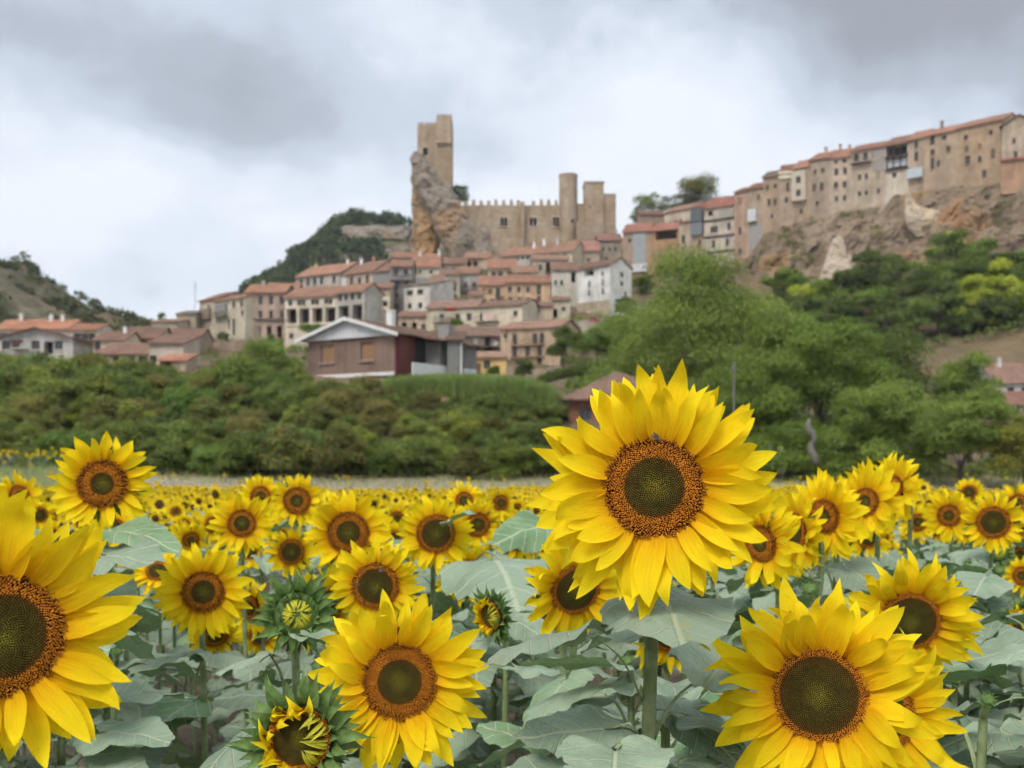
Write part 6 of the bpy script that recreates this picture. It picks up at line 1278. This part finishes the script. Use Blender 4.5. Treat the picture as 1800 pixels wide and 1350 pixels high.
# big trees in front of the slope
tree('willow_tree', 'tall pale green willow with feathery top before the ridge houses', 1222, 850, 452, 270, 104, 30000, .24, G_WILLOW, 1, depth=.8, ncl=60, rc=.25, split=.03, low=-.95, tint=(1.0, .96, .98))
tree('willow_tree', 'pale green willow leaning over the pole', 1335, 850, 520, 240, 98, 22000, .23, G_WILLOW, 2, depth=.8, ncl=54, rc=.25, split=.02, low=-.95, tint=(1.0, .96, .98))
tree('willow_tree', 'slim pale green willow nearest the white house', 1128, 830, 520, 120, 112, 9000, .24, G_WILLOW, 3, depth=.9, ncl=34, rc=.26, split=.04, low=-.95)
tree('broadleaf_tree', 'dense round mid-green tree standing before the willows', 1440, 852, 556, 250, 88, 26000, .21, G_MID, 4, depth=.9, ncl=56, rc=.25, split=.02, low=-.95)
tree('broadleaf_tree', 'dark green tree rising behind the round mid-green one', 1545, 840, 562, 170, 96, 13000, .22, G_DARK, 5, depth=.9, ncl=44, rc=.26, split=.02, low=-.95)
tree('broadleaf_tree', 'spreading low tree under the willow behind the tallest bloom', 1330, 862, 620, 240, 84, 13000, .20, G_MID, 6, depth=.8, ncl=30, rc=.26, split=.06)
tree('shrub_willow', 'grey-green shrubby willow bulging over the flower rows', 1570, 872, 670, 210, 78, 16000, .19, G_WILLOW, 7, depth=.9, ncl=34, rc=.26, split=.04)
tree('shrub_willow', 'wide grey-green willow thicket at the picture edge', 1690, 876, 690, 210, 74, 15000, .18, G_WILLOW, 8, depth=.9, ncl=36, rc=.26, split=.04)
tree('shrub_willow', 'thin tall willow in front of the red-roofed white house', 1706, 800, 612, 110, 92, 5500, .21, G_WILLOW, 9, depth=.9, ncl=24, rc=.26, split=.14)
tree('shrub_willow', 'yellowing willow bush cut by the picture edge', 1800, 868, 720, 130, 72, 7000, .18, ((.07, .09, .022), (.17, .18, .05)), 10, depth=.9, ncl=26, rc=.28, split=.04)
tree('shrub_willow', 'dark thicket at the foot of the big trees', 1420, 866, 760, 330, 80, 10000, .18, G_MID, 12, depth=.5, ncl=34, rc=.2, split=.02, low=-.9)
tree('shrub_willow', 'dark undergrowth behind the tallest bloom', 1190, 866, 740, 230, 86, 9000, .19, G_MID, 13, depth=.5, ncl=30, rc=.22, split=.02, low=-.9)
def deadtrunk(px0, py0, px1, py1, d, label, seed):
    A = P(px0, py0, d); t = thing('dead_trunk', A, label, 'dead tree'); g = random.Random(seed); b = MB(); B_ = P(px1, py1, d) - A
    pts = [B_ * (i / 7) + Vector((.18 * math.sin(i * 1.6 + seed), .1 * math.cos(i * 1.9), 0)) * (i > 0) for i in range(8)]; b.tube(pts, [.30 - .02 * i for i in range(8)], 8); b.build('trunk', M['deadwood'], t, smooth=True)
    b = MB(); b.tube([pts[4], pts[4] + Vector((-.5, -.1, .5)), pts[4] + Vector((-.7, -.2, 1.1))], [.14, .09, .03], 6); b.build('branch', M['deadwood'], t, smooth=True)
deadtrunk(1432, 815, 1424, 738, 76, 'bare grey twisted trunk in front of the dark trees', 1); deadtrunk(1376, 835, 1370, 785, 78, 'pale broken stump next to the twisted trunk', 4)
# trees on the slope under the cliff
SL = [(1385, 535, 478, 70, 'c'), (1412, 560, 500, 60, 'y'), (1450, 560, 492, 76, 'm'), (1500, 540, 470, 70, 'd'), (1545, 530, 440, 84, 'd'), (1530, 575, 500, 80, 'm'), (1590, 560, 462, 84, 'd'), (1640, 540, 440, 80, 'm'), (1680, 520, 398, 90, 'd'), (1672, 470, 402, 40, 'y'), (1730, 540, 420, 84, 'm'), (1770, 530, 436, 80, 'd'),
      (1745, 560, 460, 80, 'y'), (1700, 580, 490, 84, 'y'), (1650, 590, 500, 80, 'd'), (1785, 570, 480, 70, 'y'), (1810, 540, 440, 80, 'm'), (1610, 595, 520, 70, 'm'), (1475, 590, 520, 70, 'd'), (1840, 560, 450, 90, 'd'), (1560, 600, 530, 80, 'd'), (1440, 600, 540, 60, 'm'), (1400, 590, 520, 60, 'd'), (1690, 600, 540, 60, 'd'), (1760, 590, 520, 70, 'd')]
NM = {'c': ('bright green', G_MID), 'm': ('mid-green', G_MID), 'd': ('dark green', G_DARK), 'y': ('yellow-green', G_YEL)}
ORD = ['first', 'second', 'third', 'fourth', 'fifth', 'sixth', 'seventh', 'eighth', 'ninth', 'tenth', 'eleventh', 'twelfth', 'thirteenth', 'fourteenth']
SLAB = {}
for kd in 'cmdy':
    for q, i in enumerate(sorted([i for i, s in enumerate(SL) if s[4] == kd], key=lambda i: SL[i][0])): SLAB[i] = f'{ORD[q]} {NM[kd][0]} tree along the slope wood counting from the pale rock spur side'
for i, (px, b0, t0, wd, kd) in enumerate(SL):
    d = 212 - (b0 - 460) * .16 - max(0, px - 1400) * .03
    tree('slope_tree', SLAB[i], px, b0, t0, wd * 1.15, d, 3000, .40, NM[kd][1], 40 + i, group='trees on the slope under the cliff', ncl=18, rc=.32, split=.08, low=-.8)
# trees over the roofs and in the village
VT = [('round_tree', 'airy grey-green tree beside the castle above the ridge foot', 1148, 400, 332, 56, 300, 1500, .42, ((.05, .07, .035), (.11, .145, .07))), ('round_tree', 'round olive tree crown rising over the ridge roofs', 1224, 385, 319, 92, 298, 3600, .42, ((.045, .055, .018), (.105, .115, .035))), ('round_tree', 'small pale tree just off the castle corner', 1122, 400, 362, 36, 305, 700, .40, ((.07, .09, .05), (.13, .16, .10))),
      ('cypress', 'dark ivy clump clinging behind the castle keep', 806, 372, 324, 30, 307, 1200, .36, G_DARK), ('dark_tree', 'dark round bush next to the white house', 1100, 562, 522, 38, 206, 1500, .32, G_DARK), ('dark_tree', 'dark conical tree below the tan balconied house', 990, 640, 572, 50, 158, 2600, .27, G_DARK), ('dark_tree', 'broad green bush under the red car', 1050, 640, 580, 90, 165, 3400, .28, G_MID), ('dark_tree', 'dark bush row under the village road', 1085, 640, 560, 60, 170, 2400, .28, G_DARK),
      ('dark_tree', 'small dark shrub by the yellow house', 918, 668, 632, 34, 146, 1200, .24, G_DARK), ('dark_tree', 'little green shrub against the yellow house wall', 866, 662, 642, 22, 146, 600, .22, G_MID), ('dark_tree', 'green bush at the pinkish house corner', 486, 626, 588, 34, 150, 1200, .24, G_MID), ('dark_tree', 'bright green bush on the bank by the brown gabled house', 470, 668, 606, 110, 124, 5000, .22, ((.05, .085, .02), (.12, .18, .045))), ('dark_tree', 'bush in the garden of the cream corner house', 392, 606, 586, 24, 205, 500, .26, G_DARK),
      ('dark_tree', 'small tree on the skyline beyond the low beige house', 284, 580, 550, 22, 260, 500, .32, G_DARK), ('dark_tree', 'green shrub before the arcade house', 548, 592, 570, 40, 196, 900, .26, G_MID), ('dark_tree', 'low garden shrub above the gabled house roof', 800, 582, 560, 24, 190, 500, .26, G_MID), ('dark_tree', 'rounded shrub near the ridge foot wall', 1130, 520, 478, 40, 235, 1200, .32, G_DARK), ('dark_tree', 'bush right under the tall white house end', 1075, 600, 560, 60, 190, 1800, .3, G_MID)]
for i, (nm, lb, px, b0, t0, wd, d, n, lf, pal) in enumerate(VT): tree(nm, lb, px, b0, t0, wd, d, n, lf, pal, 80 + i, ncl=14, rc=.36, split=.06, low=-.8)
def hedge(label, pts, d, w, h, n, leaf, pal, seed, name='hedge', cat='hedge', up=False):
    A = P(*pts[0], d); t = thing(name, A, label, cat); cl = []
    for i in range(40):
        f = i / 39 * (len(pts) - 1); k = min(int(f), len(pts) - 2); p = P(*pts[k], d).lerp(P(*pts[k + 1], d), f - k) - A; cl.append((p.x, p.y, p.z, w, w, h))
    add('foliage', leaf_cloud('foliage', cl, n, leaf, seed, pal), t); b = MB(); b.tube([Vector((c[0], c[1], c[2] - h * .5)) for c in cl], .12, 5); b.build('branch', M['bark'], t)
hedge('clipped dark hedge line above the hipped tiled roof', [(955, 668), (1000, 656), (1050, 648), (1095, 642)], 128, .9, .8, 5000, .18, G_DARK, 5)
# reeds: tall grass bed on the bank below the gabled house
def reeds():
    g = np.random.default_rng(3); n = 26000; f = g.random(n); px = 676 + f * 330; d = 106 + g.random(n) * 7 - 6 * f; x = (px - 900) * d / FPX
    topz = CZ + (HY - np.interp(px, [676, 720, 780, 860, 930, 970, 1000], [671, 664, 661, 662, 668, 684, 716])) * d / FPX + g.normal(0, .22, n); botz = topz - g.uniform(1.3, 4.6, n) * np.interp(px, [676, 760, 1006], [.55, .8, 1.0])
    w_ = g.uniform(.025, .05, n); a = g.uniform(0, 6.3, n); lean = g.normal(0, .18, n); p0 = np.stack([x, d, botz], 1); e = np.stack([np.cos(a) * w_, np.sin(a) * w_, 0 * a], 1); p3 = np.stack([x + lean * 2, d + g.normal(0, .3, n) - .2, topz], 1); pm = (p0 + p3) / 2 + [0, 0, .15]
    V = np.stack([p0 - e, p0 + e, pm + e, pm - e, p3], 1); b0 = (np.arange(n) * 5)[:, None]; F = np.concatenate([np.concatenate([b0, b0 + 1, b0 + 2], 1), np.concatenate([b0, b0 + 2, b0 + 3], 1), np.concatenate([b0 + 3, b0 + 2, b0 + 4], 1)])
    col = np.array([.095, .155, .058]) * (1 - g.random((n, 1)) * .45) + np.array([.06, .07, .03]) * g.random((n, 1)); me = mesh_np('reeds', V.reshape(-1, 3), F, col=np.repeat(col[:, None], 5, 1).reshape(-1, 3), mats=(M['leafage'],))
    tag(add('reeds', me), 'dense bed of tall green reeds below the brown gabled house', 'reeds', kind='stuff')
reeds()
# scrub on the bank
SHR = []
for i in range(9):
    pal = [G_BUSH, ((.030, .045, .014), (.085, .105, .034)), ((.045, .055, .02), (.11, .125, .045), (.15, .085, .03), .05), G_DARK, ((.05, .065, .02), (.13, .15, .045)), G_BUSH, ((.045, .048, .02), (.12, .115, .045)), ((.030, .045, .014), (.085, .105, .034)), ((.04, .06, .016), (.12, .14, .038), (.20, .16, .04), .06)][i]
    SHR.append((leaf_cloud('crown', clump_set(1, 1, .8, 20, .40, 200 + i, -.75), 8000, .055, 200 + i, pal, shell=.4), trunk_mesh(1.0, .05, .8, 300 + i, 5, .6)))
NAMES = ['olive scrub bush', 'dark olive scrub bush', 'rust-flecked scrub bush', 'dark green scrub bush', 'mid-green scrub bush', 'olive scrub bush', 'brownish dry scrub bush', 'dark olive scrub bush', 'yellow-flecked scrub bush']
sr = random.Random(9); SP = []
for tries in range(3000):
    if len(SP) >= 215: break
    y = 79.5 + sr.random() * 33; px = sr.uniform(-240, 985); x = (px - 900) * y / FPX
    if y > 104 and 520 < px < 830: continue
    if y > 99 and px > 660: continue
    if any((a - x) ** 2 + (b - y) ** 2 < 1.9 ** 2 for a, b, _ in SP): continue
    SP.append((x, y, px))
def LM(px): return next(n for lim, n in ((130, 'the white chalet'), (230, 'the ruined low house'), (330, 'the blank barn wall'), (430, 'the cream corner house'), (520, 'the pinkish house'), (620, 'the gabled house window'), (720, 'the gabled house porch'), (800, 'the white parapet'), (890, 'the yellow house'), (9999, 'the hipped tiled roof')) if px < lim)
for x, y, px in SP:
    z = gz(x, y); s = sr.uniform(1.45, 2.5) * (1.12 if y > 95 else .9); k = sr.randrange(9)
    if px > 640: s *= .85
    if px < 260 and y > 98: s *= 1.18
    hs = s * sr.uniform(.85, 1.25); zc = z + hs * .62
    lim = np.interp(px, [-240, 0, 60, 130, 200, 260, 330, 400, 440, 520, 560, 640, 700, 800, 900, 960, 1000], [604, 608, 620, 616, 634, 632, 648, 628, 625, 648, 672, 684, 700, 716, 730, 742, 756]) + sr.uniform(-4, 14)
    zmax = CZ + (HY - lim) * y / FPX
    if zc + hs * .82 > zmax: zc = max(z + .2, zmax - hs * .82)
    root = thing('scrub_bush', (x, y, z), f"{NAMES[k]} {'at the foot' if y < 89 else 'on the middle' if y < 100 else 'near the top'} of the bank below {LM(px)}", 'bush', 'bushes of the bank thicket'); rz_ = sr.uniform(0, 6.3)
    add('crown', SHR[k][0], root, Matrix.Translation((0, 0, zc - z)) @ Matrix.Rotation(rz_, 4, 'Z') @ Matrix.Diagonal((s * 1.15, s, hs, 1)), color=(lambda v, h: (v * (.84 + h), v * .98, v * .92))(sr.uniform(.85, 1.55), sr.uniform(0, .13)))
    add('trunk', SHR[k][1], root, Matrix.Rotation(rz_, 4, 'Z') @ Matrix.Diagonal((s, s, max(.3, (zc - z)), 1)))
# far woods on the hills
def woods(name, label, HG, sel, n, size, pal, seed):
    g = np.random.default_rng(seed); I, K = HG.shape[:2]; cl = []
    while len(cl) < n:
        i, k = g.integers(0, I), g.integers(2, K // 2 + 4); p = HG[i, k]; px = 900 + p[0] * FPX / p[1]
        if not sel(px, k / (K // 2), p): continue
        r = size * g.uniform(.6, 1.3); cl.append((p[0] + g.normal(0, .5), p[1], p[2] + r * .55, r, r, r * g.uniform(.8, 1.25)))
    tag(add(name, leaf_cloud(name, cl, n * 34, size * .38, seed, pal, shell=.75)), label, 'wood', kind='stuff')
woods('wood', 'dark pine wood covering the far hill behind the castle', HB, lambda px, f, p: 428 < px < 760 and not (590 < px < 732 and 401 < HY - (p[2] - CZ) * FPX / p[1] < 432) and not (668 < px < 732 and 432 < HY - (p[2] - CZ) * FPX / p[1] < 462), 900, 2.6, G_PINE, 31)
woods('wood', 'dark scattered trees along the crest of the brown hill', HA, lambda px, f, p: (f > .86 and 25 < px and noise.noise(Vector(p) * .06) > -.1) or (f > .6 and px > 150) or noise.noise(Vector(p) * .07) > .08, 900, 1.6, ((.022, .034, .016), (.062, .075, .034)), 32)
def shrubs_on(name, label, fn, n, size, pal, seed):
    g = random.Random(seed); cl = []
    for _ in range(n): x, y = fn(g); r = size * g.uniform(.5, 1.4); cl.append((x, y, gz(x, y) + r * .4, r, r, r * .8))
    tag(add(name, leaf_cloud(name, cl, n * 44, size * .26, seed, pal, shell=.7)), label, 'undergrowth', kind='stuff')
def fpx(a, b, d0, d1): return lambda g: (lambda d: ((g.uniform(a, b) - 900) * d / FPX, d))(g.uniform(d0, d1))
shrubs_on('undergrowth', 'low dark undergrowth spreading over the slope beneath the cliff', fpx(1340, 1900, 176, 222), 260, 1.5, G_DARK, 41)
shrubs_on('undergrowth', 'low green undergrowth between the village houses and big trees', fpx(1000, 1320, 118, 220), 150, 1.5, G_MID, 42)
shrubs_on('undergrowth', 'garden greenery between the lower town houses', fpx(-80, 700, 118, 240), 170, 1.1, G_BUSH, 43)
shrubs_on('undergrowth', 'tangled undergrowth at the foot of the bank and trees', fpx(-80, 1900, 80, 92), 330, .85, G_BUSH, 44)
def ledges():
    g = random.Random(45); cl = []
    while len(cl) < 420:
        v = CLIFFV[g.randrange(len(CLIFFV))]
        if noise.noise(Vector(v) * .13) < .12: continue
        r = g.uniform(.4, 1.3); cl.append((v[0], v[1] - r * .2, v[2], r, r, r * .8))
    tag(add('undergrowth', leaf_cloud('undergrowth', cl, 16000, .2, 45, ((.04, .055, .018), (.11, .13, .04)), shell=.5)), 'ivy and weeds growing on the cliff ledges', 'undergrowth', kind='stuff')
ledges()
# weeds and dry grass
def grass(name, label, n, box, hgt, cols, seed):
    g = np.random.default_rng(seed); y = g.uniform(box[2], box[3], n); x = g.uniform(box[0], box[1], n) * y; z = ground_z(x, y); h = hgt * g.uniform(.5, 1.5, n); w_ = g.uniform(.012, .03, n); a = g.uniform(0, 6.3, n)
    p0 = np.stack([x, y, z - .03], 1); e = np.stack([np.cos(a) * w_, np.sin(a) * w_, 0 * a], 1); p2 = p0 + np.stack([g.normal(0, .3, n) * h, g.normal(0, .3, n) * h, h], 1)
    V = np.stack([p0 - e, p0 + e, p2], 1); c0, c1 = np.array(cols[0]), np.array(cols[1]); f = g.random((n, 1)); col = c0 * (1 - f) + c1 * f
    tag(add(name, mesh_np(name, V.reshape(-1, 3), np.arange(n * 3).reshape(-1, 3), col=np.repeat(col[:, None], 3, 1).reshape(-1, 3), mats=(M['leafage'],))), label, 'grass', kind='stuff')
grass('dry_grass', 'pale dry grass on the strip behind the flower field', 16000, (-.6, .6, 52, 82), .22, ((.20, .175, .12), (.34, .30, .21)), 51)
grass('weeds', 'green weeds along the edges of the dry strip', 9000, (-.6, .6, 72, 83), .5, ((.08, .11, .05), (.18, .21, .11)), 52)
grass('weeds', 'tall green weeds on the raised field corner', 5000, (-.56, -.36, 58, 74), .55, ((.10, .14, .07), (.20, .24, .13)), 53)

def haze():
    b = MB(); b.box(-700, 700, -40, 760, -8, 130); me = b.mesh('haze')
    m = bpy.data.materials.new('valley_haze'); m.use_nodes = True; m.node_tree.nodes.clear(); o = m.node_tree.nodes.new('ShaderNodeOutputMaterial'); v = m.node_tree.nodes.new('ShaderNodeVolumePrincipled')
    v.inputs['Color'].default_value = (.86, .91, 1, 1); v.inputs['Density'].default_value = .00017; v.inputs['Anisotropy'].default_value = .2; m.node_tree.links.new(v.outputs[0], o.inputs['Volume']); me.materials.append(m)
    tag(add('haze', me), 'faint pale haze in the valley air', 'haze', kind='stuff')
haze()
